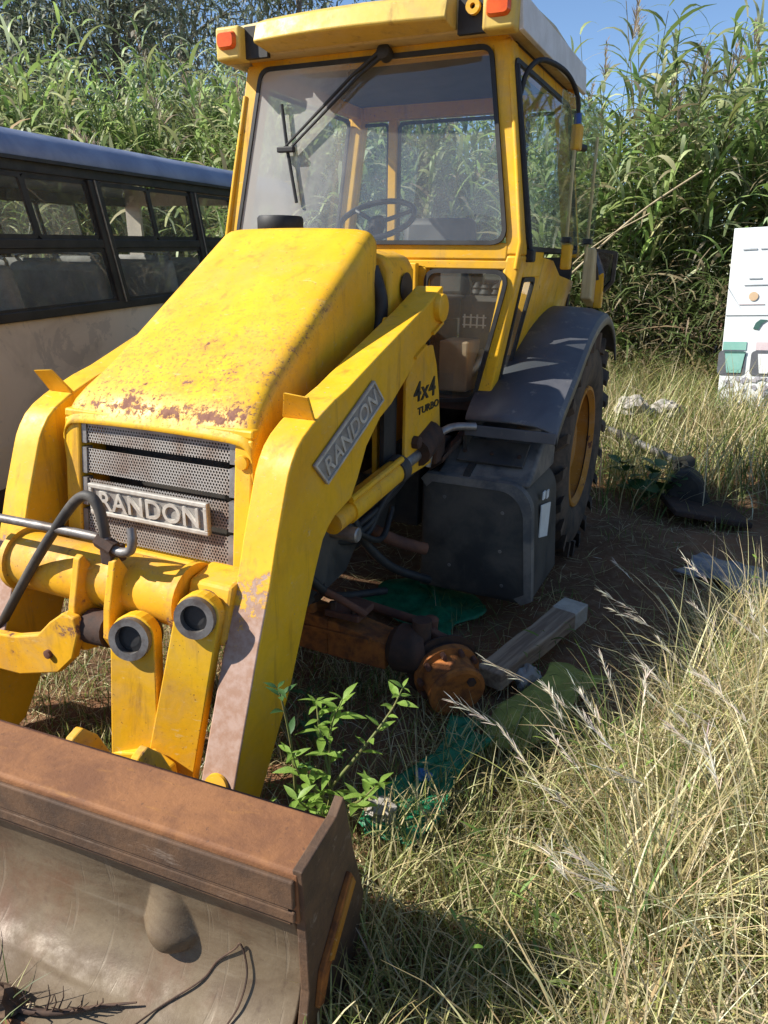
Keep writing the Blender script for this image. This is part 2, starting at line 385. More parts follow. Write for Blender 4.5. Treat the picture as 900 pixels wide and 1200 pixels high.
def ring_frame(corners, rad_, wid, depth, n=6):
    """rounded frame + inner outline for a window from 4 coplanar corners (in order)"""
    c = [Vector(p) for p in corners]; nrm = (c[1]-c[0]).cross(c[3]-c[0]).normalized()
    def outline(inset, r):
        out = []
        for i in range(4):
            p, a, b = c[i], (c[i-1]-c[i]).normalized(), (c[(i+1) % 4]-c[i]).normalized()
            ang = a.angle(b); p2 = p+(a+b).normalized()*(inset/math.sin(ang/2)); d = r/math.tan(ang/2)
            s_, e_ = p2+a*d, p2+b*d
            for k in range(n+1):
                t = k/n; out.append((1-t)**2*s_+2*t*(1-t)*p2+t*t*e_)
        return out
    return outline(0, rad_), outline(wid, max(rad_-wid, .01)), nrm
def window(name, corners, r, wid, parent, gmat, gasket='black', depth=.018):
    o_, i_, n_ = ring_frame(corners, r, wid, depth); k = len(o_); g = G()
    a = [p+n_*depth/2 for p in o_]; b = [p+n_*depth/2 for p in i_]; c = [p-n_*depth/2 for p in i_]; d = [p-n_*depth/2 for p in o_]
    fs = []
    for L in range(4):
        for j in range(k): fs.append((L*k+j, L*k+(j+1) % k, ((L+1) % 4)*k+(j+1) % k, ((L+1) % 4)*k+j))
    g.add(a+b+c+d, fs); fr = mk(name+'_seal', g, gasket, parent, smooth=40)
    g2 = G().add([p for p in i_], [tuple(range(k))]); pane = mk(name+'_pane', g2, gmat, fr, fixn=False)
    return fr, pane

# ------------------------------------------------------------ ground
def H(x, y):
    x = np.asarray(x, float); y = np.asarray(y, float)
    rise = np.clip(y-3.8, 0, 6)*.055 + np.clip(-x-5, 0, 20)*.02
    b = .018*np.sin(3.1*x+1.3*y)+.014*np.sin(5.3*y-2.2*x+1)+.009*np.sin(11*x+3)*np.sin(9*y)
    near = np.exp(-((x-1.0)**2+(y+.8)**2)/.6)
    mound = .07*np.exp(-((x-2.1)**2+(y-.2)**2)/.5)
    return rise+b*.9+mound*(1-near)-.012
def make_ground():
    xs = np.concatenate([np.linspace(-90, -8, 30), np.linspace(-7.8, 6, 190), np.linspace(6.3, 90, 30)])
    ys = np.concatenate([np.linspace(-60, -3, 20), np.linspace(-2.9, 9, 170), np.linspace(9.3, 120, 40)])
    X, Y = np.meshgrid(xs, ys, indexing='ij'); Z = H(X, Y)+RNG.normal(0, .004, X.shape)
    g = G(); ny = len(ys); g.v = list(zip(X.ravel(), Y.ravel(), Z.ravel()))
    g.f = [(i*ny+j, (i+1)*ny+j, (i+1)*ny+j+1, i*ny+j+1) for i in range(len(xs)-1) for j in range(ny-1)]
    o = mk('ground', g, 'ground', smooth=80, fixn=False); tag(o, 'red brown soil strewn with dry litter', None, kind='structure'); del o['label']
make_ground()

# ------------------------------------------------------------ ribbons: grass and leaves as real bent blades
def ribbons(p0, az, th0, droop, L, Wd, col, seg=4, twist=None, tip=.08, wmax=.35, col_tip=None):
    n = len(p0); k = np.arange(seg+1)/seg
    th = th0[:, None]-droop[:, None]*k[None, :]
    ds = (L/seg)[:, None]
    hx = np.concatenate([np.zeros((n, 1)), np.cumsum(np.cos(th[:, :-1])*ds, 1)], 1)
    hz = np.concatenate([np.zeros((n, 1)), np.cumsum(np.sin(th[:, :-1])*ds, 1)], 1)
    ca, sa = np.cos(az)[:, None], np.sin(az)[:, None]
    P = np.stack([p0[:, 0:1]+hx*ca, p0[:, 1:2]+hx*sa, p0[:, 2:3]+hz], -1)
    tw = (RNG.uniform(-.6, .6, n) if twist is None else twist)[:, None]+np.zeros_like(th)
    side = np.stack([-sa*np.cos(tw), ca*np.cos(tw), np.sin(tw)], -1)
    w = np.where(k < wmax, .45+.55*k/wmax, 1-(1-tip)*((k-wmax)/(1-wmax))**1.3)[None, :, None]*(Wd/2)[:, None, None]
    A, B = P-side*w, P+side*w
    V = np.stack([A, B], 2).reshape(n*(seg+1)*2, 3)
    base = (np.arange(n)*(seg+1)*2)[:, None]; s = np.arange(seg)[None, :]*2
    q = np.stack([base+s, base+s+1, base+s+3, base+s+2], -1).reshape(-1, 4)
    c = np.repeat(col[:, None, :], seg+1, 1)
    if col_tip is not None: c = c*(1-k[None, :, None])+col_tip[:, None, :]*k[None, :, None]
    c = np.repeat(c[:, :, None, :], 2, 2).reshape(-1, 3)
    return V, q, c, P[:, -1]
def stems(p0, p1, r0, r1, col, mid=None, sides=3):
    n = len(p0); ks = [p0, p1] if mid is None else [p0, mid, p1]; rs = [r0, r1] if mid is None else [r0, (r0+r1)/2, r1]
    V = []
    for P, r in zip(ks, rs):
        for s in range(sides):
            a = 2*math.pi*s/sides; V.append(P+np.stack([np.cos(a)*r, np.sin(a)*r, 0*r], -1))
    V = np.stack(V, 1).reshape(-1, 3); m_ = len(ks); base = (np.arange(n)*m_*sides)[:, None]
    q = []
    for l in range(m_-1):
        for s in range(sides): q.append(np.stack([base[:, 0]+l*sides+s, base[:, 0]+l*sides+(s+1) % sides, base[:, 0]+(l+1)*sides+(s+1) % sides, base[:, 0]+(l+1)*sides+s], -1))
    q = np.stack(q, 1).reshape(-1, 4); c = np.repeat(col, m_*sides, 0)
    return V, q, c, p1
def merge(parts):
    V, Q, C, o = [], [], [], 0
    for p in parts: V.append(p[0]); Q.append(p[1]+o); C.append(p[2]); o += len(p[0])
    return np.concatenate(V), np.concatenate(Q), np.concatenate(C)
def np_obj(name, parts, mat, parent=None):
    V, Q, C = merge(parts); me = bpy.data.meshes.new(name)
    me.vertices.add(len(V)); me.vertices.foreach_set('co', V.astype(np.float32).ravel())
    me.loops.add(len(Q)*4); me.loops.foreach_set('vertex_index', Q.astype(np.int32).ravel())
    me.polygons.add(len(Q)); me.polygons.foreach_set('loop_start', np.arange(len(Q), dtype=np.int32)*4)
    me.polygons.foreach_set('use_smooth', np.ones(len(Q), bool))
    me.update(calc_edges=True)
    a = me.color_attributes.new('Col', 'FLOAT_COLOR', 'POINT'); a.data.foreach_set('color', np.concatenate([C, np.ones((len(C), 1))], 1).astype(np.float32).ravel())
    me.materials.append(M[mat]); o = bpy.data.objects.new(name, me); return link(o, parent)
U = RNG.uniform
def pal(n, cols, jit=.18):
    c = np.array(cols)[RNG.integers(0, len(cols), n)]; return np.clip(c*(1+RNG.normal(0, jit, (n, 1)))*(1+RNG.normal(0, .05, (n, 3))), .004, .9)

# ---- reed thicket
def reeds():
    parts = []
    nc = 330; cx = U(-19, 9, nc)
    FR = lambda x: np.interp(x, [-19, -11, -6, -1, 1, 2.6, 9], [6.5, 8.2, 9.0, 8.7, 8.2, 8.0, 8.3])
    cy = FR(cx)+U(0, 1, nc)**1.2*4.4; ch = np.interp(cx, [-19, -10, -6, -4, -1.5, .2, 1.2, 9], [5.2, 5.0, 4.4, 4.1, 3.85, 4.1, 4.3, 4.7])*U(.76, 1.08, nc)
    cla = RNG.normal(-np.pi/2, 1.3, nc); ctint = 1+RNG.normal(0, .22, nc)
    n = 3000; ci = RNG.integers(0, nc, n); x = cx[ci]+RNG.normal(0, .20, n); y = cy[ci]+RNG.normal(0, .20, n); front = FR(x)
    hgt = ch[ci]*U(.70, 1.05, n)
    p0 = np.stack([x, y, H(x, y)], -1); ra = np.arctan2(y-cy[ci], x-cx[ci]); lean = np.abs(RNG.normal(0, .13, n))+.03
    la = np.where(U(0, 1, n) < .5, ra, cla[ci]+RNG.normal(0, .6, n))
    bent = U(0, 1, n) < .07; lean = np.where(bent, U(.5, 1.1, n), lean)
    off = np.stack([np.cos(la)*lean*hgt, np.sin(la)*lean*hgt, hgt*np.where(bent, .7, 1)], -1)
    p1 = p0+off; mid = p0+off*np.array([.32, .32, .55])
    parts.append(stems(p0, p1, U(.008, .014, n), U(.003, .006, n), pal(n, [(.17, .19, .07), (.24, .22, .10), (.13, .17, .06)]), mid))
    nl = 23
    fr = np.tile(np.linspace(.16, 1.0, nl), (n, 1))+U(-.015, .015, (n, nl)); az0 = U(0, 2*np.pi, n)
    t = fr; P = (p0[:, None]*(1-t[..., None])**2+2*mid[:, None]*(t*(1-t))[..., None]+p1[:, None]*(t**2)[..., None])
    P = np.where((t < .52)[..., None], p0[:, None]+(mid-p0)[:, None]*(t/.52)[..., None], mid[:, None]+(p1-mid)[:, None]*((t-.52)/.48)[..., None])
    az = az0[:, None]+np.where(np.arange(nl)[None] % 2 == 0, 0, np.pi)+RNG.normal(0, .45, (n, nl))
    keep = (U(0, 1, (n, nl)) < np.interp(fr, [.1, .35, 1], [.55, .9, 1])).ravel()
    Pf = P.reshape(-1, 3)[keep]; azf = az.ravel()[keep]; frf = fr.ravel()[keep]; N = len(Pf); st = np.repeat(np.arange(n), nl)[keep]
    dead = U(0, 1, N) < np.interp(frf, [.1, .4, 1], [.6, .25, .06])
    col = pal(N, [(.25, .345, .10), (.32, .41, .145), (.17, .26, .07), (.39, .46, .21), (.48, .52, .30)])
    col = np.where(dead[:, None], pal(N, [(.36, .31, .19), (.42, .37, .24), (.29, .25, .13)]), col)
    th = np.where(dead, U(-.2, .6, N), U(.6, 1.15, N)+frf*.2); dr = np.where(dead, U(.8, 1.6, N), U(.9, 2.2, N))
    parts.append(ribbons(Pf, azf, th, dr, U(.46, 1.0, N)*np.interp(frf, [0, .8, 1], [1, 1, .62]), U(.04, .082, N), np.clip(col*ctint[ci[st]][:, None], .01, .8), 5, wmax=.25, tip=.05)[:4])
    # feathery plumes on some tips
    pi = np.where((U(0, 1, n) < .13) & (x > -8))[0]; k = 46
    ax = (p1-mid)[pi]; ax /= np.linalg.norm(ax, axis=1)[:, None]; tt = U(0, 1, (len(pi), k))
    B = (p1[pi][:, None]+ax[:, None]*(tt*.5)[..., None]).reshape(-1, 3); Nb = len(B)
    parts.append(ribbons(B, U(0, 2*np.pi, Nb), U(.75, 1.35, Nb), U(.2, .8, Nb), U(.10, .24, Nb)*(1.15-tt.ravel()*.8), U(.012, .024, Nb), pal(Nb, [(.40, .33, .24), (.48, .42, .32), (.34, .26, .18)]), 2))
    # low skirt of dead leaves and brush at the foot of the stand
    m_ = 9000; bx = U(-4, 9, m_); by = np.interp(bx, [-4, -1, 1, 2.6, 9], [8.6, 8.4, 7.9, 7.7, 8.0])+U(-.5, .8, m_)
    bz = H(bx, by)+U(0, 1.0, m_)**1.5*1.5
    parts.append(ribbons(np.stack([bx, by, bz], -1), U(0, 6.28, m_), U(-.4, 1.2, m_), U(.6, 1.9, m_), U(.25, .6, m_), U(.015, .035, m_), pal(m_, [(.30, .25, .14), (.13, .18, .06), (.38, .32, .20), (.10, .14, .04)]), 3))
    o = np_obj('reed_thicket', parts, 'reed'); tag(o, 'dense tall green reed thicket with drooping leaves behind the digger', 'reeds', kind='stuff')
reeds()

# ---- grass
def blades(n, xr, yr, hgt, wid, cols, lean=.5, dens=None, seg=4, droop=(.3, 1.4), azm=None, tips=None):
    x = U(*xr, n); y = U(*yr, n)
    if dens is not None:
        k = U(0, 1, n) < dens(x, y); x, y = x[k], y[k]; n = len(x)
    p = np.stack([x, y, H(x, y)-.008], -1); az = U(0, 2*np.pi, n) if azm is None else RNG.normal(azm, 1.0, n)
    h = U(*hgt, n); th = np.pi/2-np.abs(RNG.normal(0, lean, n)); c = pal(n, cols)
    return ribbons(p, az, th, U(*droop, n), h, U(*wid, n), c, seg, col_tip=pal(n, tips) if tips else None)
def sm(a, b, v): t = np.clip((v-a)/(b-a), 0, 1); return t*t*(3-2*t)
def patch(x, y, s=1.0): return .5+.5*np.sin(2.3*s*x+1.7*np.sin(1.9*s*y))*np.sin(2.9*s*y+.8)
STRAW = [(.66, .56, .32), (.60, .50, .27), (.74, .65, .42), (.48, .39, .19), (.60, .55, .26)]
GREEN = [(.12, .19, .035), (.16, .23, .05), (.09, .15, .03), (.20, .25, .07)]
OLIVE = [(.27, .28, .08), (.20, .235, .06), (.33, .31, .11)]
def seedheads(tips, az, pale):
    parts = []; n = len(tips); k = 30; t = U(0, 1, (n, k))
    dirs = np.stack([np.cos(az)*.75, np.sin(az)*.75, np.full(n, .35)], -1)
    B = (tips[:, None]-dirs[:, None]*(t*.16)[..., None]).reshape(-1, 3); N = len(B)
    parts.append(ribbons(B, np.repeat(az, k)+RNG.normal(0, .3, N), U(.2, .75, N), U(.1, .6, N), U(.018, .055, N), U(.002, .0042, N), pal(N, pale), 2))
    return parts
def inside_machine(x, y):
    return ((np.abs(x) < .5) & (y > .1) & (y < 3.2)) | ((x > .6) & (x < 1.12) & (y > 1.95) & (y < 3.3))
def near_ok(x, y):
    buck = (x > -1.2) & (x < 1.17) & (y > -1.6) & (y < -.70)
    return ~buck & ((x-1.82)**2+(y+1.97)**2 > .55)
def grass():
    green, dry = [], []
    # right hand foreground: tall straw grass
    dA = lambda x, y: near_ok(x, y)*sm(1.42, 1.85, x-.16*np.abs(y)+.12*np.sin(4*y))*(.55+.45*patch(x, y, 1.3))*(1-sm(1.3, 2.2, y))
    dry.append(blades(9000, (1.15, 3.6), (-1.1, 2.2), (.20, .58), (.0022, .0095), STRAW+STRAW+OLIVE, .42, dA, 5, (.4, 1.8)))
    dry.append(blades(9000, (1.15, 3.6), (-1.1, 2.2), (.12, .42), (.0024, .010), STRAW+STRAW+OLIVE, .75, dA, 4, (.3, 1.6)))
    green.append(blades(9000, (1.15, 3.6), (-1.1, 2.2), (.10, .36), (.004, .008), OLIVE+GREEN, .42, dA, 5, (.4, 1.6)))
    nt = 420; tx = U(1.3, 3.5, nt); ty = U(-1.05, 2.0, nt); k = (U(0, 1, nt) < np.clip(dA(tx, ty)*1.3, 0, 1)) & (tx > 1.50+.32*np.clip(ty+.1, 0, 2)); tx, ty = tx[k], ty[k]; nt = len(tx)
    for cols, m_, hh, ww in ((STRAW, 9000, (.25, .72), (.0020, .0065)), (OLIVE+GREEN, 4500, (.2, .55), (.003, .008))):
        ti = RNG.integers(0, nt, m_); th_ = U(.75, 1.18, nt)[ti]; ox, oy = RNG.normal(0, .028, m_), RNG.normal(0, .028, m_); px, py = tx[ti]+ox, ty[ti]+oy
        c_ = pal(m_, cols)*(1+RNG.normal(0, .15, nt))[ti][:, None]
        (dry if cols is STRAW else green).append(ribbons(np.stack([px, py, H(px, py)-.01], -1), np.arctan2(oy, ox)+RNG.normal(0, .5, m_), np.pi/2-np.abs(RNG.normal(.12, .28, m_)), U(.4, 2.0, m_), U(*hh, m_)*th_, U(*ww, m_), np.clip(c_, .01, .9), 6))
    # stalks with seed heads
    n = 150; x = U(1.55, 3.3, n); y = U(-.75, 1.5, n); k = (x > 1.66+.10*np.sin(5*y)+.12*np.abs(y)) & near_ok(x, y) & (y < .35+.95*(x-1.45)); x, y = x[k], y[k]; n = len(x)
    az = RNG.normal(2.75, .75, n); r = ribbons(np.stack([x, y, H(x, y)], -1), az, U(1.15, 1.5, n), U(.35, 1.15, n), U(.5, .95, n), U(.0028, .0042, n), pal(n, STRAW[:3]), 7, tip=.5)
    dry.append(r[:4]); dry += seedheads(r[3], az, [(.74, .66, .52), (.68, .58, .45), (.80, .72, .56)])
    # matted dead thatch lying through the tall grass, and a few weeds in it
    x = U(1.3, 3.6, 26000); y = U(-1.1, 2.2, 26000); k = U(0, 1, 26000) < dA(x, y); x, y = x[k], y[k]; n = len(x)
    dry.append(ribbons(np.stack([x, y, H(x, y)+U(.0, 1, n)**2*.22], -1), U(0, 6.28, n), RNG.normal(.1, .35, n), RNG.normal(.3, .6, n), U(.08, .34, n), U(.002, .0065, n), pal(n, STRAW+[(.34, .25, .13), (.26, .2, .1)], .25), 4))
    x = U(1.2, 3.2, 2600); y = U(-1.0, 1.6, 2600); k = (patch(x, y, 1.7) > .72) & near_ok(x, y); x, y = x[k], y[k]; n = len(x)
    green.append(ribbons(np.stack([x, y, H(x, y)+U(.02, .3, n)], -1), U(0, 6.28, n), U(.1, 1.2, n), U(.3, 1.4, n), U(.03, .08, n), U(.005, .013, n), pal(n, GREEN+[(.2, .32, .06)]), 3, wmax=.4))
    # in front of the hub and round the bucket end: shorter mixed grass
    dB = lambda x, y: near_ok(x, y)*(1-sm(.1, .75, y))*sm(.72, 1.2, x)*(.35+.65*patch(x, y, 1.6))
    dry.append(blades(17000, (.7, 2.0), (-1.2, .7), (.06, .28), (.0024, .0075), STRAW[:2]+STRAW[3:]+OLIVE, .6, dB, 4, (.3, 1.6)))
    green.append(blades(6000, (.7, 2.0), (-1.2, .7), (.05, .24), (.003, .006), GREEN+OLIVE, .5, dB, 4, (.3, 1.4)))
    # shaded bare soil beside the wheel: sparse short tufts
    dC = lambda x, y: near_ok(x, y)*(~inside_machine(x, y))*(.12+.6*sm(.55, .9, patch(x, y, 1.9)))*(1-.75*np.exp(-((x-1.75)**2+(y-2.6)**2)/.9))
    green.append(blades(12000, (-1.2, 3.5), (-.7, 3.6), (.04, .2), (.003, .006), GREEN+OLIVE, .55, dC, 3, (.3, 1.4)))
    dry.append(blades(8000, (-1.6, 3.5), (-.7, 3.6), (.04, .2), (.0025, .005), STRAW, .8, dC, 3, (.3, 1.4)))
    # under the loader, left
    dL = lambda x, y: near_ok(x, y)*(.3+.7*patch(x, y, 2.1))
    dry.append(blades(9000, (-1.7, .75), (-.68, .9), (.04, .17), (.0025, .005), STRAW, .9, dL, 3, (.2, 1.4)))
    green.append(blades(6500, (-1.7, .75), (-.68, .9), (.04, .2), (.003, .007), GREEN+OLIVE, .6, dL, 3, (.3, 1.4)))
    # litter lying flat
    dl = lambda x, y: near_ok(x, y)*(.25+.75*patch(x, y, 2.7))*(1-.8*np.exp(-((x-1.75)**2+(y-2.6)**2)/.8))
    x = U(-2, 3.6, 22000); y = U(-.9, 4.2, 22000); k = U(0, 1, 22000) < dl(x, y); x, y = x[k], y[k]; n = len(x)
    dry.append(ribbons(np.stack([x, y, H(x, y)+U(.002, .025, n)], -1), U(0, 6.28, n), RNG.normal(0, .18, n), RNG.normal(0, .3, n), U(.04, .2, n), U(.002, .005, n), pal(n, STRAW+[(.25, .18, .1)], .3), 2))
    # weeds and dry growth between machine and reeds
    dE = lambda x, y: sm(3.3, 4.6, y+.35*np.sin(2*x))*(.45+.55*patch(x, y, .9))
    dry.append(blades(36000, (-3, 7), (3.2, 8.6), (.25, .85), (.005, .012), STRAW+OLIVE+[(.33, .27, .13)], .5, dE, 4, (.3, 1.6)))
    green.append(blades(19000, (-3, 7), (3.2, 8.6), (.2, .7), (.007, .015), OLIVE+GREEN, .5, dE, 4, (.4, 1.6)))
    # left behind the loader, below the bus
    dry.append(blades(7000, (-6, -.5), (0.2, 5), (.05, .25), (.004, .008), STRAW, .6, None, 3))
    tag(np_obj('dry_grass', dry, 'grass'), 'straw coloured dry grass with seed heads', 'grass', kind='stuff')
    tag(np_obj('green_grass', green, 'grass'), 'short green grass and weeds among the straw', 'grass', kind='stuff')
grass()

# ---- trees behind the bus
def tree(name, x, y, h, spread, label, cols, nleaf=9000, lsz=(.2, .42), seed=0):
    rs = random.Random(seed); z0 = float(H(x, y)); t = thing(name, (x, y, z0), label, 'tree', world=False)
    g = G(); top = Vector((rs.uniform(-.6, .6), rs.uniform(-.5, .5), h*.78))
    path = spline([(0, 0, -.2), (rs.uniform(-.2, .2), .1, h*.25), (top.x*.6, top.y*.6, h*.5), top], 5)
    g.tube(path, [.26*(1-.8*i/(len(path)-1)) for i in range(len(path))], 8); ends = []
    for b in range(15):
        f = rs.uniform(.28, .98); s = path[int(f*(len(path)-1))]; a = rs.uniform(0, 6.28); L = spread*(1.15-f*.5)*rs.uniform(.6, 1)
        e = s+Vector((math.cos(a)*L, math.sin(a)*L, L*rs.uniform(.3, .9))); mdl = (s+e)/2+Vector((0, 0, L*.12))
        g.tube(spline([s, mdl, e], 4), [.075*(1-.75*i/8) for i in range(9)], 5); ends += [e, mdl, (e+mdl)/2]
        for q in range(3):
            a2 = a+rs.uniform(-1, 1); e2 = mdl+Vector((math.cos(a2), math.sin(a2), rs.uniform(0, .8)))*L*.5; g.tube([mdl, e2], [.03, .01], 4); ends.append(e2)
    ends.append(top+Vector((0, 0, h*.12)))
    mk('trunk', g, 'bark', t, smooth=60)
    E = np.array([tuple(e) for e in ends]); cl = E[RNG.integers(0, len(E), nleaf)]; sg = spread*.26
    P = cl+RNG.normal(0, sg, (nleaf, 3))*np.array([1, 1, .75])
    np_obj('crown', [ribbons(P, U(0, 6.28, nleaf), U(-1.3, .4, nleaf), U(0, .8, nleaf), U(*lsz, nleaf), U(.05, .10, nleaf), pal(nleaf, cols, .25), 2, wmax=.5)], 'tree_leaf', t)
GR = [(.24, .28, .19), (.30, .34, .24), (.20, .24, .15), (.37, .40, .31)]
tree('gum_tree', -16.5, 18, 13.5, 4.2, 'tall grey green gum tree rising behind the bus', GR, 13000, seed=3)
tree('gum_tree', -12.2, 21, 13.0, 3.4, 'slender gum tree with dark bare trunk above the reeds', GR, 9000, seed=5)
tree('gum_tree', -22, 15, 13, 4.5, 'broad pale gum tree beyond the front of the bus', GR, 13000, seed=8)
tree('gum_tree', -19, 24, 16, 5, 'hazy far gum tree with open crown between the other gums', GR, 12000, seed=12)

# ------------------------------------------------------------ bus
def bus():
    dr = Vector((-.156, .988, 0)).normalized(); a = math.atan2(dr.y, dr.x)
    B = thing('bus', (-2.4, 1.42, 0), 'derelict bus with dark blue roof, black window band and grey beige side', 'bus', (0, rad(-1.3), a), world=False)
    S0, S1, Wd = -1.35, 4.7, 2.25   # local x along, y inwards
    g = G(); prof = [(0.02, .32), (0, .6), (0, 1.36), (.035, 1.36), (.035, .36), (.05, .32)]
    g.prism(prof, 'x', S0, S1); mk('side_panel', g, 'bus', B, bevel=.006)
    g = G(); g.prism([(Wd-y, z) for y, z in prof], 'x', S0, S1); mk('side_panel', g, 'bus', B)
    g = G(); g.box(((S0+S1)/2, -.006, 1.392), (S1-S0, .05, .062)); mk('belt_rail', g, 'bus_black', B, bevel=.006)
    g = G(); g.box(((S0+S1)/2, -.004, 2.302), (S1-S0, .05, .075)); mk('top_rail', g, 'bus_black', B, bevel=.006)
    g = G(); g.box(((S0+S1)/2, Wd, 1.39), (S1-S0, .05, .06)).box(((S0+S1)/2, Wd, 2.30), (S1-S0, .05, .1)); mk('far_rail', g, 'bus_black', B)
    # roof: curved cant then crowned top, with sheet joints
    rp = [(-.03, 2.335), (-.035, 2.36), (-.02, 2.41), (.03, 2.465), (.12, 2.51), (.4, 2.56), (Wd/2, 2.60), (Wd-.4, 2.56), (Wd-.12, 2.51), (Wd-.03, 2.465), (Wd+.02, 2.41), (Wd+.03, 2.335)]
    g = G(); g.add([(s, y, z) for s in np.linspace(S0, S1, 8) for y, z in rp], [(i*12+j, (i+1)*12+j, (i+1)*12+j+1, i*12+j+1) for i in range(7) for j in range(11)])
    rf = mk('roof', g, 'bus_roof', B, smooth=50, solid=.03)
    g = G(); g.box(((S0+S1)/2, -.045, 2.338), (S1-S0, .03, .022)); mk('gutter', g, 'bus_black', rf)
    for s in (-.6, 1.05, 3.2):
        g = G(); g.tube([(s, y-.004 if y < .1 else y, z+.006) for y, z in rp[1:8]], .009, 5); mk('roof_joint', g, 'bus_roof', rf, smooth=60)
    # ends
    for s, nm in ((S0, 'front_panel'), (S1, 'rear_panel')):
        g = G(); g.box((s, Wd/2, .86), (.04, Wd-.1, 1.06)).box((s, .12, 1.9), (.05, .2, 1.0)).box((s, Wd-.12, 1.9), (.05, .2, 1.0)).box((s, Wd/2, 2.36), (.05, Wd-.06, .2)); mk(nm, g, 'bus', B)
    g = G(); g.box(((S0+S1)/2, Wd/2, .7), (S1-S0-.1, Wd-.12, .05)); mk('floor', g, 'soot', B)
    lean = .235/ .86
    k = -2
    while True:
        top = .99+1.41*k; k += 1
        if top-.06 < S0-.3: continue
        if top+1.2 > S1: break
        for side, yy in ((0, -.006), (1, Wd+.006)):
            g = G(); zt, zb = 2.262, 1.412; dz = (zt-zb)*lean*(1 if side == 0 else 1)
            poly = [(top-.06, zt), (top+.06, zt), (top+dz+.075, zb), (top+dz-.075, zb)]
            g.prism(poly, 'y', yy-.028, yy+.028)
            p = mk('window_post', g, 'bus_black', B, bevel=.008)
            if side == 0:
                g = G(); g.tube([(top, yy-.034, zt), (top+dz, yy-.034, zb)], .008, 6); mk('trim', g, 'steel', p, smooth=60)
            # window unit to the right of the post
            def sx(z): return top+(zt-z)*lean
            def quad(u0, u1, z0, z1, y): return [(sx(z1)+u0, y, z1), (sx(z1)+u1, y, z1), (sx(z0)+u1, y, z0), (sx(z0)+u0, y, z0)]
            zm0, zm1 = 1.805, 1.865
            g = G(); g.hexa(quad(.05, 1.36, zm0, zm1, yy-.02), quad(.05, 1.36, zm0, zm1, yy+.02)); mk('middle_rail', g, 'bus_black', B, bevel=.005)
            for (u0, u1, z0, z1) in ((.06, .70, zm1, 2.258), (.70, 1.35, zm1, 2.258), (.06, 1.35, zb, zm0)):
                yo = yy+(.006 if u0 > .5 else 0)
                c = quad(u0, u1, z0, z1, yo); window('window', c, .05, .028, B, 'bus_glass', 'bus_black', .02)
    for i in range(6):
        s = -.75+i*.98
        for yy in (.5, 1.72):
            g = G(); R = Euler((0, rad(-14), 0)).to_matrix()
            g.box((s+.02, yy, 1.32), (.13, .84, .78), R); st = mk('passenger_seat', g, 'bus_seat', B, bevel=.05, seg=3, smooth=50)
            g = G(); g.box((s-.22, yy, .98), (.46, .84, .13)); mk('cushion', g, 'bus_seat', st, bevel=.04, smooth=50)
            g = G(); g.tube(spline([(s-.01, yy-.37, 1.68), (s-.06, yy-.33, 1.76), (s-.06, yy+.33, 1.76), (s-.01, yy+.37, 1.68)], 4), .013, 6); mk('grab_rail', g, 'steel', st)
    g = G()
    for s in (-.4, 3.4):
        for yy in (.0, Wd-.26):
            w = mk('wheel', G().lathe([(0, .2), (0, .40), (.03, .45), (.22, .45), (.25, .40), (.25, .2)], (s, yy+.02, .44), (0, 1, 0), 28), 'tyre', B, smooth=40)
            mk('rim', G().lathe([(-.005, .19), (.08, .2), (.24, .2)], (s, yy+.03, .44), (0, 1, 0), 20), 'steel', w, smooth=40)
bus()

# ------------------------------------------------------------ the digger
R_ = thing('backhoe_loader', (0, 1.3, 0), 'yellow backhoe loader with glazed cab, stripped front axle and rust specked hood', 'backhoe loader')
def wearattr(o, fn):
    me = o.data; a = me.attributes.new('wear', 'FLOAT', 'POINT')
    a.data.foreach_set('value', [fn(v.co) for v in me.vertices])

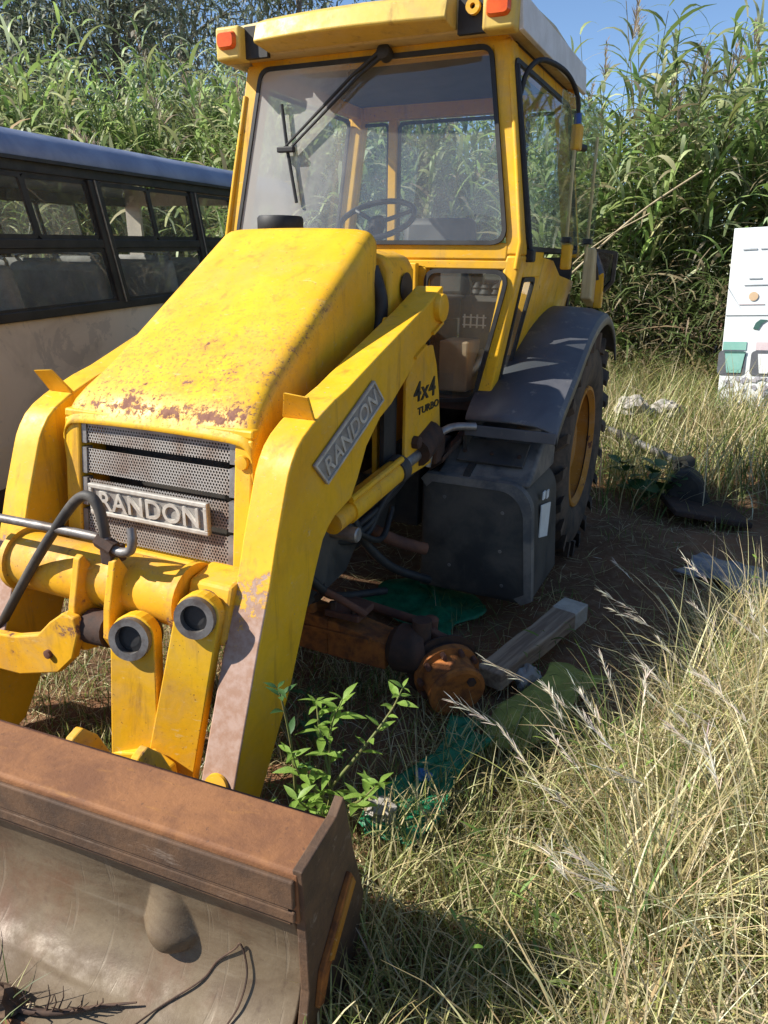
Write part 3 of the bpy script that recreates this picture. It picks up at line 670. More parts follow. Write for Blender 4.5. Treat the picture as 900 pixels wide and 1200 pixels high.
def hood():
    ys = [-.012, -.004, .008, .025, .05, .09, .13, .17, .22]+list(np.linspace(.28, .96, 14))+[.985, 1.0, 1.012]
    rowsV = []; nx = 26
    for y in ys:
        z = 1.251+.648*y
        if y < .09: z -= .062*((.09-y)/.102)**2.4
        if y > .96: z -= .022*((y-.96)/.052)**2
        hw = float(np.interp(y, [-.012, .03, .2, .99], [.425, .427, .392, .382])); r = .062
        zb = float(np.interp(y, [0, .25, 1.01], [.76, .9, 1.22]))
        row = [(-hw, y, zb), (-hw, y, (zb+z-r)/2)]
        row += [(-hw+r-r*math.cos(t), y, z-r+r*math.sin(t)) for t in np.linspace(0, math.pi/2, 7)]
        row += [(x, y, z+.010*(1-(x/hw)**2)) for x in np.linspace(-hw+r, hw-r, nx)[1:-1]]
        row += [(hw-r+r*math.sin(t), y, z-r+r*math.cos(t)) for t in np.linspace(0, math.pi/2, 7)]
        row += [(hw, y, (zb+z-r)/2), (hw, y, zb)]
        rowsV.append(row)
    n = len(rowsV[0]); g = G()
    # subdivide along y for the wear attribute
    V = [p for r in rowsV for p in r]; g.add(V, [(i*n+j, i*n+j+1, (i+1)*n+j+1, (i+1)*n+j) for i in range(len(ys)-1) for j in range(n-1)])
    g.add(rowsV[-1], [tuple(range(n))])
    o = mk('hood', g, 'hood', R_, smooth=50, solid=.006)
    def w(c):
        hw = .39; z = 1.251+.636*c.y
        top = math.exp(-max(0, z-c.z-.02)/.05)
        fr = math.exp(-abs(c.y-.03)/.05)*top*.80
        re = math.exp(-abs(c.x-.378)/.022)*math.exp(-max(0, c.y-.62)/.15)*top*.62
        mid = .40*max(0, min(1, (.85-c.y)/.6))*top
        return min(1, max(fr, re, mid))
    wearattr(o, w)
    # front frame round the grille
    def fy(z): return -.02-.05*(1.2-z)/.42
    for nm, x0, x1, z0, z1 in (('frame_post', -.424, -.352, .735, 1.20), ('frame_post', .352, .424, .735, 1.20), ('frame_header', -.424, .424, 1.200, 1.232), ('frame_sill', -.424, .424, .70, .735)):
        g = G(); g.hexa([(x0, fy(z0)+.02, z0), (x1, fy(z0)+.02, z0), (x1, fy(z1)+.02, z1), (x0, fy(z1)+.02, z1)], [(x0, fy(z0)+.09, z0), (x1, fy(z0)+.09, z0), (x1, fy(z1)+.09, z1), (x0, fy(z1)+.09, z1)])
        mk(nm, g, 'hood', o, bevel=.008)
    g = G(); g.box((0, .13, .97), (.72, .01, .50)); mk('radiator_core', g, 'soot', R_)
    # grille rows
    gr = None
    for i, (z0, z1) in enumerate(((1.112, 1.175), (.998, 1.088), (.876, .974), (.748, .852))):
        g = G(); k = .012
        g.hexa([(-.338, fy(z0)+.035, z0), (.338, fy(z0)+.035, z0), (.338, fy(z1)+.035, z1), (-.338, fy(z1)+.035, z1)], [(-.338, fy(z0)+.038, z0), (.338, fy(z0)+.038, z0), (.338, fy(z1)+.038, z1), (-.338, fy(z1)+.038, z1)])
        p = mk('grille_panel', g, 'grille', R_)
        for s in (-1, 1):
            g = G(); g.hexa([(s*.349, fy(z0)+.030, z0-.004), (s*.326, fy(z0)+.030, z0-.004), (s*.326, fy(z1)+.030, z1+.004), (s*.349, fy(z1)+.030, z1+.004)], [(s*.349, fy(z0)+.06, z0-.004), (s*.326, fy(z0)+.06, z0-.004), (s*.326, fy(z1)+.06, z1+.004), (s*.349, fy(z1)+.06, z1+.004)]); mk('panel_edge', g, 'steel', p)
    g = G(); g.box((0, fy(1.185)+.04, 1.185), (.69, .012, .022)); mk('grille_rail', g, 'steel', R_)
    # name plate
    zc = .913; yy = fy(zc)+.012; tl = Euler((rad(0), 0, 0)).to_matrix()
    pl = mk('name_plate', G().box((-.012, yy, zc), (.545, .014, .118)), 'plate_bg', R_, bevel=.004)
    g = G(); xa, xb, za, zb = -.284, .26, zc-.059, zc+.059
    for (cx, cz, sx, sz) in ((-.012, zb-.008, .545, .016), (-.012, za+.008, .545, .016), (xa+.008, zc, .016, .086), (xb-.008, zc, .016, .086)): g.box((cx, yy-.011, cz), (sx, .010, sz))
    mk('plate_rim', g, 'cast', pl, bevel=.003)
    letters('RANDON', .098, .006, 'cast', pl, (-.004, yy-.011, zc), (1, 0, 0), (0, 0, 1), 'lettering', .455)
    # small round plug at the right of the grille
    mk('plug', G().lathe([(0, .026), (.012, .024), (.014, .01)], (.388, fy(1.1)+.021, 1.125), (0, -1, 0), 18), 'hood', R_, smooth=40)
hood()

def cowl():
    g = G(); prof = []
    pts = [(-.40, 1.18), (-.40, 1.74), (-.37, 1.79), (-.3, 1.81), (.33, 1.81), (.40, 1.785), (.43, 1.73), (.43, 1.18)]
    g.prism(pts, 'y', 1.06, 1.325); o = mk('cowl', g, 'yellow', R_, bevel=.02, seg=3, smooth=40)
    mk('vent_hole_shade', G().lathe([(0, .058), (.008, .066), (.010, .05)], (.432, 1.215, 1.655), (1, 0, 0), 22), 'black', o, smooth=40)  # solid black disc, its colour standing for the dark inside a hole
    g = G(); g.tube(spline([(.36, 1.02, 1.74), (.40, 1.025, 1.62), (.40, 1.02, 1.5), (.41, .96, 1.40), (.44, .84, 1.34), (.46, .72, 1.30)], 6), .03, 10); mk('intake_hose', g, 'black', R_, smooth=60)
    g = G(); g.box((0, 1.02, 1.45), (.70, .07, .50)); mk('bulkhead', g, 'soot', R_)
    mk('exhaust_cap', G().lathe([(-.2, .05), (0, .05), (.0, .10), (.01, .108), (.065, .108), (.075, .10), (.078, .02)], (-.21, 1.20, 1.885), (0, 0, 1), 26), 'black', R_, smooth=40)
    mk('firewall', G().box((0, 1.60, 1.43), (.66, .04, .66)), 'yellow', R_, bevel=.006)
    # engine, chassis and loader tower
    g = G(); g.box((0, .55, .95), (.50, .9, .62)).box((0, .6, .55), (.34, 1.0, .3)); mk('engine_block', g, 'soot', R_, bevel=.03)
    for s in (-1, 1):
        g = G(); g.prism([(-.02, .62), (.1, .80), (1.7, .80), (2.6, .72), (2.6, .50), (.9, .46), (.25, .40), (0, .50)], 'x', s*.30-.02, s*.30+.02); mk('chassis_rail', g, 'dark_rust' if s < 0 else 'soot', R_, bevel=.006)
        g = G(); g.prism([(.86, .82), (.86, 1.42), (.96, 1.54), (1.20, 1.54), (1.30, 1.38), (1.35, 1.22), (1.38, 1.0), (1.39, .82)], 'x', s*.455-.012, s*.455+.012)
        tw = mk('loader_tower', g, 'yellow', R_, bevel=.004)
        g = G(); g.prism([(.955, .84), (.955, 1.28), (1.08, 1.40), (1.255, 1.405), (1.31, 1.31), (1.355, 1.17), (1.385, 1.0), (1.388, .84)], 'x', *sorted((s*.545, s*.562)))
        tp = mk('tower_plate', g, 'yellow', R_, bevel=.004)
        g = G(); g.prism([(.82, .84), (.82, 1.17), (.95, 1.27), (.95, .84)], 'x', *sorted((s*.50, s*.52))); mk('tower_slot_shade', g, 'black', R_)  # black strip filling the gap, coloured as its shade
        if s > 0:
            letters('4x4', .125, .002, 'decal', tp, (.564, 1.165, 1.215), (0, 1, .0), (0, .05, 1), 'decal_4x4', .26)
            letters('TURBO', .048, .002, 'decal', tp, (.564, 1.215, 1.125), (0, 1, .02), (0, 0, 1), 'decal_turbo', .26)
        mk('tower_bolt', G().lathe([(0, .03), (.03, .03), (.035, .02)], (s*.562, 1.05, .99), (s, 0, 0), 8), 'dark_rust', R_)
    g = G(); g.box((0, 1.1, .93), (1.0, .10, .10)).box((0, 1.5, .85), (1.1, .2, .12)).box((.2, 1.55, .62), (.5, .3, .34)); mk('cross_member', g, 'soot', R_, bevel=.01)
    g = G(); g.prism([(.32, .42), (.36, .72), (.55, .86), (.9, .86), (.98, .70), (.7, .46)], 'x', .36, .40); mk('axle_hanger', g, 'charcoal', R_, bevel=.006)
cowl()

def arm(s):
    X1, X0 = .61*s, .48*s
    top = [(1.234, 1.666), (.993, 1.572), (.617, 1.444), (.33, 1.342), (.23, 1.315), (.146, 1.285), (.078, 1.258), (.018, 1.228), (-.023, 1.197), (-.053, 1.16), (-.075, 1.125), (-.09, 1.09), (-.121, 1.012), (-.158, .919), (-.203, .79), (-.276, .622), (-.345, .445), (-.414, .273), (-.455, .165), (-.465, .115), (-.45, .075)]
    bot = [(-.41, .05), (-.358, .042), (-.318, .055), (-.215, .204), (-.103, .376), (.015, .616), (.078, .737), (.134, .836), (.178, .873), (.223, .897), (.281, .912), (.349, .93), (.404, .994), (.475, 1.10), (.594, 1.188), (.697, 1.225), (.872, 1.324), (1.052, 1.434), (1.15, 1.47), (1.235, 1.49)]
    g = G(); g.prism(top+bot, 'x', *sorted((X0, X1))); o = mk('loader_arm', g, 'arm', R_, bevel=.007, seg=2, smooth=28)
    # subdivide for wear attribute is not needed: wear varies by vertex along the front edge
    wearattr(o, lambda c: .95*max(0, min(1, (.95-c.z)/.4))*(.6 if c.z < .2 else 1))
    # fin bracket on the knee
    g = G(); g.hexa([(s*.478, .10, 1.268), (s*.60, .10, 1.268), (s*.61, .045, 1.352), (s*.52, .045, 1.36)], [(s*.478, .112, 1.268), (s*.60, .112, 1.268), (s*.61, .057, 1.352), (s*.52, .057, 1.36)]); mk('knee_fin', g, 'yellow', o, bevel=.002)
    # pivot boss at rear end, pins
    mk('pivot_boss', G().lathe([(0, .06), (.03, .06), (.035, .05)], (s*.605, 1.18, 1.575), (s, 0, 0), 20), 'arm', o, smooth=40)
    mk('pivot_end', G().lathe([(0, .055), (.05, .05), (.06, .02)], (s*.55, 1.225, 1.575), (0, 1, 0), 16), 'soot', o, smooth=40)
    mk('tip_eye', G().lathe([(-.004, .045), (.006, .043), (.008, .02)], (s*.545, -.452, .19), (0, -1, .35), 22), 'arm', o, smooth=40)
    for k, (y, z) in enumerate(((1.16, 1.49), (.97, 1.405))):
        g = G(); g.box((s*.617, y, z), (.014, .12, .012), Euler((rad(20), 0, 0)).to_matrix()); mk('stop_tab', g, 'yellow', o)
    if s > 0:
        p0, p1 = Vector((.6135, .115, 1.085)), Vector((.6135, .548, 1.30)); ux = (p1-p0).normalized(); uy = Vector((0, -ux.z, ux.y))
        L = (p1-p0).length
        def q(a, b, x): return tuple(p0+ux*a+uy*b+Vector((x, 0, 0)))
        g = G(); a0, a1, h = -.01, L+.005, .058
        g.hexa([q(a0+.02, -h, 0), q(a1+.02, -h, 0), q(a1-.02, h, 0), q(a0-.02, h, 0)], [q(a0+.02, -h, .006), q(a1+.02, -h, .006), q(a1-.02, h, .006), q(a0-.02, h, .006)])
        pl = mk('side_name_plate', g, 'plate_bg', o)
        g = G(); t_ = .009
        for A in (((a0+.02, -h), (a1+.02, -h), (a1+.017, -h+t_), (a0+.017, -h+t_)), ((a0-.017, h-t_), (a1-.017, h-t_), (a1-.02, h), (a0-.02, h)), ((a0+.017, -h+t_), (a0+.017+t_, -h+t_), (a0-.017+t_, h-t_), (a0-.017, h-t_)), ((a1+.017-t_, -h+t_), (a1+.017, -h+t_), (a1-.017, h-t_), (a1-.017-t_, h-t_))):
            g.hexa([q(*k, .006) for k in A], [q(*k, .012) for k in A])
        mk('plate_rim', g, 'cast', pl)
        letters('RANDON', .098, .004, 'cast', pl, tuple(p0+ux*(L/2)+Vector((.008, 0, 0))), ux, uy, 'lettering', L*.88)
    # lift cylinder beneath the arm
    a, b = Vector((s*.55, .30, .835)), Vector((s*.55, 1.22, .93)); d = (b-a).normalized()
    c = mk('lift_cylinder', G().tube([a+d*.12, a+d*.62], .053, 20), 'yellow', R_, smooth=40)
    mk('cylinder_rod', G().tube([a+d*.6, b], .032, 14), 'steel', c, smooth=40)
    mk('cylinder_collar', G().tube([a+d*.56, a+d*.63], .061, 20), 'charcoal', c, smooth=40)
    mk('cylinder_head', G().tube([a+d*.0, a+d*.13], .045, 18), 'yellow_worn', c, smooth=40)
    mk('cylinder_pipe', G().tube([a+d*.10+Vector((s*.03, 0, .058)), a+d*.58+Vector((s*.03, 0, .058))], .014, 8), 'yellow', c, smooth=40)
    mk('cylinder_pin', G().lathe([(-.06, .03), (.05, .03), (.055, .024)], (s*.56, .40, .765), (s, 0, 0), 18), 'steel', c, smooth=40)
    g = G(); g.tube([b+Vector((0, -.12, 0)), b+Vector((0, .06, .05))], .075, 12); mk('cylinder_end', g, 'dark_rust', c, smooth=40)
arm(1); arm(-1)

def loader_front():
    t = mk('cross_tube', G().tube([(-.50, -.21, .692), (.315, -.21, .692)], .106, 32), 'yellow_worn', R_, smooth=40)
    for x in (-.468, .305): mk('tube_flange', G().lathe([(-.012, .09), (-.012, .124), (.012, .124), (.012, .09)], (x, -.21, .692), (1, 0, 0), 30, ring=True), 'yellow_worn', t, smooth=35)
    mk('tube_bracket', G().prism([(-.30, .60), (-.24, .78), (-.12, .80), (-.06, .70), (-.10, .58), (-.2, .56)], 'x', .32, .49), 'yellow_worn', R_, bevel=.012)
    g = G(); g.box((0.0, -.065, .685), (.84, .11, .02)); mk('front_shelf', g, 'yellow', R_, bevel=.004)
    # twin lugs on the tube, pointed at the top
    for x, dz in ((-.085, -.01), (.075, .01)):
        g = G(); g.prism([(-.20, .60+dz), (-.265, .76+dz), (-.305, .825+dz), (-.325, .815+dz), (-.37, .66+dz), (-.385, .56+dz), (-.35, .48+dz), (-.29, .465+dz), (-.23, .52+dz)], 'x', x-.015, x+.015); mk('tube_lug', g, 'yellow_worn', R_, bevel=.005)
    mk('lug_pin', G().tube([(-.14, -.325, .555), (.15, -.325, .575)], .042, 18), 'soot', R_, smooth=40)
    mk('pin_collar', G().tube([(-.05, -.325, .562), (.045, -.325, .567)], .062, 18), 'dark_rust', R_, smooth=40)
    # bell crank arm running out to the left
    g = G(); g.prism([(-.95, .42), (-.58, .455), (-.36, .48), (-.24, .515), (-.17, .58), (-.10, .63), (-.05, .62), (-.04, .56), (-.08, .46), (-.16, .385), (-.36, .325), (-.95, .29)], 'y', -.40, -.365); mk('bell_crank', g, 'yellow_worn', R_, bevel=.006)
    mk('crank_bolt', G().lathe([(0, .016), (.012, .016), (.014, .01)], (-.19, -.40, .455), (0, -1, 0), 12), 'rust', R_, smooth=40)
    # two eye links reaching down towards the bucket
    def eye_link(c, e, w, name, w2, th=.055):
        c, e = Vector(c), Vector(e); d = (e-c).normalized(); n = Vector((.25, -1, .12)).normalized(); n = (n-d*n.dot(d)).normalized(); sd = d.cross(n).normalized()
        pts = [c-d*0+(sd*math.cos(a)-d*math.sin(a))*w for a in np.linspace(0, math.pi, 12)]
        pts = pts+[e-sd*w2+d*.0, e-sd*w2*.4+d*.05, e+sd*w2]
        g = G(); n_ = len(pts); g.add([p-n*th/2 for p in pts]+[p+n*th/2 for p in pts], [tuple(range(n_))[::-1], tuple(range(n_, 2*n_))]+[(i, (i+1) % n_, n_+(i+1) % n_, n_+i) for i in range(n_)])
        o = mk(name, g, 'yellow', R_, bevel=.005)
        ri, ro = w*.60, w*.90; g = G(); f = th/2+.012
        f += .012; g.lathe([(-f, ri), (-f, ro), (f, ro), (f, ri)], c, n, 28, ring=True); b = mk('bearing_ring', g, 'boss', o, smooth=35)
        mk('bearing_hole_shade', G().lathe([(0, ri*.99), (.004, ri*.6)], c+n*(th/2+.001), n, 24), 'black', b)  # black disc painted for the shade inside the eye
        return o
    eye_link((.185, -.36, .597), (.215, -.44, .12), .078, 'bucket_link', .088)
    eye_link((.41, -.305, .700), (.325, -.41, .12), .074, 'bucket_link', .085)
    g = G(); g.prism([(.13, .20), (.15, .03), (.33, .0), (.40, .05), (.38, .22), (.30, .25)], 'y', -.475, -.44); mk('link_foot', g, 'yellow', R_, bevel=.006)
    # hose and pipe in front of the grille
    mk('hydraulic_hose', G().tube(spline([(-.66, -.34, .25), (-.526, -.33, .445), (-.287, -.33, .751), (-.11, -.33, .953), (-.03, -.33, 1.028), (.02, -.33, 1.04), (.05, -.33, 1.01), (.063, -.33, .95), (.058, -.32, .88), (.056, -.28, .84)], 8), .0175, 10), 'charcoal', R_, smooth=60)
    p = mk('hydraulic_pipe', G().tube(spline([(-.80, -.33, .885), (-.426, -.33, .897), (.03, -.33, .903), (.07, -.33, .885), (.12, -.33, .868), (.165, -.33, .88), (.18, -.33, .915), (.17, -.32, .955)], 6), .0155, 10), 'boss', R_, smooth=60)
    mk('pipe_nut', G().tube([(.035, -.33, .898), (.10, -.33, .873)], .027, 6), 'dark_rust', p)
    mk('pipe_clip', G().box((.05, -.29, .835), (.05, .07, .06)), 'dark_rust', p, bevel=.006)
loader_front()

def axle():
    g = G()
    st = [(-.75, .11), (-.25, .15), (.18, .17), (.45, .15), (.72, .11)]
    for (x0, h0), (x1, h1) in zip(st[:-1], st[1:]):
        y, zc = .5, lambda x: .30-.09*max(0, x-.1)
        g.hexa([(x0, y-.07, zc(x0)-h0/2*1.1), (x0, y+.07, zc(x0)-h0/2*1.1), (x0, y+.07, zc(x0)+h0/2*1.1), (x0, y-.07, zc(x0)+h0/2*1.1)], [(x1, y-.07, zc(x1)-h1/2*1.1), (x1, y+.07, zc(x1)-h1/2*1.1), (x1, y+.07, zc(x1)+h1/2*1.1), (x1, y-.07, zc(x1)+h1/2*1.1)])
    a = mk('front_axle', g, 'orange_rust', R_, bevel=.008)
    mk('axle_rib', G().box((.35, .426, .30), (.6, .012, .02)), 'orange_rust', a)
    g = G(); g.lathe([(-.02, .045), (-.02, .075), (.02, .075), (.02, .045)], (.34, .46, .46), (.2, -.3, 1), 22, ring=True); mk('ring_bracket', g, 'dark_rust', a, smooth=40)
    mk('bracket_post', G().tube([(.36, .46, .36), (.345, .46, .45)], .028, 10), 'orange_rust', a, smooth=40)
    # steering knuckle and hub
    ax = Vector((.62, -.66, -.18)).normalized(); c = Vector((1.03, .44, .165))
    g = G(); g.lathe([(-.30, .05), (-.27, .085), (-.20, .10), (-.16, .085), (-.15, .125), (-.12, .125)], c, ax, 22); k = mk('steering_knuckle', g, 'dark_rust', R_, smooth=35)
    hb = mk('wheel_hub', G().lathe([(-.13, .135), (-.10, .138), (-.095, .112), (-.02, .108), (-.005, .118), (.008, .116), (.012, .10), (.005, .085), (.005, .02)], c, ax, 36), 'orange_rust', k, smooth=35)
    q = ax.to_track_quat('Z', 'Y')
    for i in range(10):
        an = i*.628; off = q @ Vector((math.cos(an)*.124, math.sin(an)*.124, -.115)); g = G(); g.tube([c+off, c+off+ax*.045], .012, 6); mk('wheel_stud', g, 'rust', k)
    mk('hub_plug', G().lathe([(0, .02), (.014, .018)], c+(q @ Vector((.05, .05, .006))), ax, 6), 'dark_rust', k)
    g = G(); g.tube(spline([(.72, .50, .27), (.80, .50, .27), (.86, .52, .28)], 5), [.07, .085, .10, .10, .10, .10, .10, .10, .09, .08, .07][:11], 14); mk('knuckle_housing', g, 'dark_rust', k, smooth=40)
    mk('king_pin', G().tube([(.84, .52, .14), (.84, .52, .40)], .04, 14), 'dark_rust', k, smooth=40)
    mk('tie_rod', G().tube([(.30, .66, .36), (.80, .66, .31), (.86, .62, .30)], .02, 10), 'rust', R_, smooth=40)
    mk('tie_rod_end', G().lathe([(-.03, .03), (.03, .035), (.04, .02)], (.83, .645, .315), (0, 0, 1), 14), 'rust', R_, smooth=40)
    for i, (p, r, m_) in enumerate(((((.42, .30, .62), (.46, .42, .48), (.44, .62, .38), (.5, .9, .3)), .018, 'black'), (((.40, .75, .70), (.46, .80, .55), (.52, .95, .40), (.62, 1.15, .28)), .022, 'black'), (((.36, .9, .62), (.5, 1.0, .52), (.62, 1.1, .46)), .03, 'rust'), (((.2, .42, .52), (.45, .40, .50), (.62, .46, .40)), .016, 'rust'), (((.42, .55, .78), (.50, .66, .66), (.50, .86, .58), (.46, 1.05, .66)), .014, 'black'))):
        q = spline(p, 6); mk('axle_hose' if m_ == 'black' else 'drag_link', G().tube(q, r, 8), m_, R_, smooth=50)
    mk('spring_seat', G().box((.52, .50, .385), (.16, .15, .03)), 'rust', a, bevel=.006)
    for dx in (-.05, .05): mk('seat_bolt', G().lathe([(0, .016), (.03, .016), (.032, .008)], (.52+dx, .45, .40), (0, 0, 1), 6), 'dark_rust', a)
    mk('knuckle_arm', G().prism([(.78, .26), (.86, .34), (.96, .30), (.98, .22), (.88, .18)], 'y', .56, .60), 'rust', k, bevel=.01)
    mk('brake_plate', G().lathe([(-.17, .06), (-.17, .15), (-.155, .155), (-.15, .05)], c, ax, 28), 'dark_rust', k, smooth=35)
axle()

def cab():
    Y = lambda z: 1.625+.085*(z-1.86)/.84 if z > 1.86 else 1.625
    def bar(name, A, B, d=.09, mat='yellow', bev=.012, par=R_):
        # A, B: front-face edges [(x0,z0),(x1,z1)] -> quad, extruded back by d
        q = [A[0], A[1], B[1], B[0]]; g = G()
        g.hexa([(x, Y(z), z) for x, z in q], [(x, Y(z)+d, z) for x, z in q]); return mk(name, g, mat, par, bevel=bev, seg=3, smooth=40)
    for s in (-1, 1):
        bar('cab_pillar', [(s*.618, 2.70), (s*.715, 2.72)], [(s*.772, 1.80), (s*.85, 1.80)], .10)
        bar('cab_pillar', [(s*.772, 1.80), (s*.85, 1.80)], [(s*.645, 1.08), (s*.72, 1.045)], .10)
        g = G(); g.tube([(s*.722, Y(2.6)-.0, 2.58), (s*.785, Y(2.2)-.0, 2.2), (s*.838, 1.624, 1.86), (s*.825, 1.622, 1.74)], .013, 8); mk('pillar_bead', g, 'yellow', R_, smooth=60)
    bar('windscreen_sill', [(-.78, 1.855), (.78, 1.855)], [(-.78, 1.775), (.78, 1.775)], .09)
    bar('lower_rail', [(-.785, 1.775), (.785, 1.775)], [(-.775, 1.735), (.775, 1.735)], .07, bev=.006)
    bar('cab_header', [(-.72, 2.775), (.72, 2.775)], [(-.66, 2.68), (.66, 2.68)], .10)
    bar('lower_sill', [(-.66, 1.10), (.66, 1.10)], [(-.70, 1.04), (.70, 1.04)], .10, 'dark_rust', .006)
    # windscreen
    zt, zb = 2.705, 1.845
    f_, p_ = window('windscreen', [(-.628, Y(zt)-.006, zt), (.628, Y(zt)-.006, zt), (.778, Y(zb)-.006, zb), (-.778, Y(zb)-.006, zb)], .075, .020, R_, 'windscreen')
    for s in (-1, 1):
        c = [(s*.355, 1.618, 1.735), (s*.805, 1.618, 1.735), (s*.658, 1.618, 1.095), (s*.40, 1.618, 1.065)]
        window('lower_window', c if s > 0 else c[::-1], .075, .02, R_, 'glass')
        g = G(); g.box((s*.34, 1.655, 1.42), (.05, .06, .66)); mk('window_post', g, 'yellow', R_, bevel=.006)
    # sides: x of the side skin at height z
    sx = lambda z: .905-(2.72-z)*0 if False else float(np.interp(z, [1.045, 1.45, 1.80, 2.72], [.72, .785, .85, .715]))
    y0, y1 = 1.71, 2.92
    for s in (-1, 1):
        def q(y, z, o=0): return (s*(sx(z)+o), y, z)
        # door frame posts and rails
        g = G(); g.hexa([q(y1-.02, 2.72), q(y1+.08, 2.72), q(y1+.08, 1.80), q(y1-.02, 1.80)], [q(y1-.02, 2.72, -.09), q(y1+.08, 2.72, -.09), q(y1+.08, 1.80, -.09), q(y1-.02, 1.80, -.09)]); mk('rear_pillar', g, 'yellow', R_, bevel=.01)
        g = G(); g.hexa([q(y0, 2.72, -.01), q(y1, 2.72, -.01), q(y1, 2.65, -.01), q(y0, 2.65, -.01)], [q(y0, 2.72, -.07), q(y1, 2.72, -.07), q(y1, 2.65, -.07), q(y0, 2.65, -.07)]); mk('side_header', g, 'yellow', R_, bevel=.006)
        # quarter panel above the fender
        g = G(); P = [(y0, 1.80), (2.1, 1.80), (2.45, 1.70), (y1+.08, 1.66), (y1+.08, 1.42), (2.3, 1.40), (2.08, 1.28)]
        P2 = [(y0, 1.80), (2.1, 1.80), (1.98, 1.62), (1.86, 1.52), (y0, 1.66)]
        g = G(); n = len(P); poly = [(1.97, 1.80), (2.3, 1.78), (2.55, 1.70), (y1+.08, 1.66), (y1+.08, 1.40), (2.3, 1.36), (2.05, 1.22), (1.90, 1.08), (1.86, 1.12), (1.97, 1.45)]
        n = len(poly); g.add([q(y, z, .0) for y, z in poly]+[q(y, z, -.05) for y, z in poly], [tuple(range(n)), tuple(range(n, 2*n))[::-1]]+[(i, (i+1) % n, n+(i+1) % n, n+i) for i in range(n)])
        mk('quarter_panel', g, 'yellow', R_, bevel=.004)
        window('side_low_window', [q(y0+.01, 1.70), q(1.965, 1.70), q(1.875, 1.14), q(y0+.01, 1.10)][::(1 if s > 0 else -1)], .04, .022, R_, 'glass')
        window('side_window', [q(y0+.0, 2.65), q(y1-.02, 2.65), q(y1-.02, 1.82), q(y0+.0, 1.82)][::(1 if s > 0 else -1)], .06, .022, R_, 'glass')
        g = G(); g.hexa([q(y0, 1.82, .004), q(2.05, 1.82, .004), q(2.05, 1.70, .004), q(y0, 1.70, .004)], [q(y0, 1.82, -.05), q(2.05, 1.82, -.05), q(2.05, 1.70, -.05), q(y0, 1.70, -.05)]); mk('door_rail', g, 'yellow', R_, bevel=.004)
    # opened glass door leaf on the near side, hinged at the rear with yellow tubes
    def dq(t, z): return (.885+.10*t, 2.02+.62*t, z)
    g = G(); g.hexa([dq(0, 2.56), dq(1, 2.56), dq(1, 1.86), dq(0, 1.86)], [(x+.006, y, z) for x, y, z in (dq(0, 2.56), dq(1, 2.56), dq(1, 1.86), dq(0, 1.86))])
    dl = mk('door_glass', g, 'glass', R_)
    for t in (.35, .86):
        mk('door_stay', G().tube([dq(t, 1.78), dq(t, 2.42)], .009, 8), 'cream', dl)
        mk('stay_clamp', G().box(dq(t, 1.885), (.05, .06, .03)), 'black', dl, bevel=.006)
    mk('door_hinge', G().box(dq(.38, 2.38), (.05, .07, .12)), 'yellow', dl, bevel=.01)
    mk('door_hinge', G().box(dq(.38, 1.80), (.05, .07, .13)), 'yellow', dl, bevel=.01)
    mk('hinge_knob', G().lathe([(0, .018), (.05, .018), (.055, .01)], Vector(dq(.45, 2.34)), (.4, .9, 0), 12), 'black', dl, smooth=40)
    mk('door_cable', G().tube(spline([(.755, 1.75, 2.50), (.775, 1.78, 2.60), (.82, 1.86, 2.655), (.885, 2.06, 2.64), (.92, 2.2, 2.56), (.923, 2.25, 2.44)], 6), .012, 8), 'black', dl, smooth=60)
    mk('cable_sleeve', G().tube([(.922, 2.24, 2.49), (.923, 2.25, 2.42)], .019, 10), simple('blue_sleeve', (.01, .05, .25), (.02, .07, .3), 9, .5), dl, smooth=60)
    mk('door_latch', G().box((.855, 1.74, 1.80), (.05, .06, .06)), 'black', R_, bevel=.01)
    mk('door_edge', G().tube([(.735, 1.735, 2.62), (.858, 1.735, 1.82)], .014, 8), 'black', R_)
    # cream rear quarter with mirror
    g = G(); g.prism([(2.86, 1.56), (2.86, 1.86), (3.02, 1.84), (3.10, 1.50)], 'x', .90, .965); mk('rear_cover', g, 'cream', R_, bevel=.01)
    g = G(); g.box((.985, 3.02, 1.66), (.05, .06, .32)); mk('mirror_post', g, 'yellow', R_, bevel=.008)
    o_, i_, n_ = ring_frame([(.93, 2.90, 1.86), (1.085, 2.95, 1.84), (1.07, 3.03, 1.66), (.985, 3.04, 1.56)], .03, .02, .02)
    mr = mk('mirror_housing', G().add([p+Vector((0, .035, 0)) for p in o_]+[p for p in o_], [tuple(range(len(o_)))]+[(i, (i+1) % len(o_), len(o_)+(i+1) % len(o_), len(o_)+i) for i in range(len(o_))]), 'charcoal', R_)
    mk('mirror_face', G().add([p+Vector((0, .008, 0)) for p in i_], [tuple(range(len(i_)))]), 'mirror', mr)
    g = G(); a_ = [p for p in o_]; b_ = [p+Vector((0, -.004, 0)) for p in i_]; k = len(a_); g.add(a_+b_, [(j, (j+1) % k, k+(j+1) % k, k+j) for j in range(k)]); mk('mirror_rim', g, 'charcoal', mr)
    # rear of the cab
    for x in (-.43, .43):
        g = G(); g.box((x, 2.96, 2.25), (.06, .06, .92)); mk('rear_post', g, 'yellow', R_, bevel=.006)
    g = G(); g.box((0, 2.97, 1.55), (1.62, .05, .50)); mk('rear_wall', g, 'interior', R_)
    g = G(); g.box((0, 2.96, 2.69), (1.5, .07, .1)); mk('rear_header', g, 'yellow', R_, bevel=.006)
    for x0, x1 in ((-.78, -.46), (-.40, .40), (.46, .78)):
        window('rear_window', [(x0, 2.96, 2.63), (x1, 2.96, 2.63), (x1, 2.96, 1.82), (x0, 2.96, 1.82)], .05, .02, R_, 'glass')
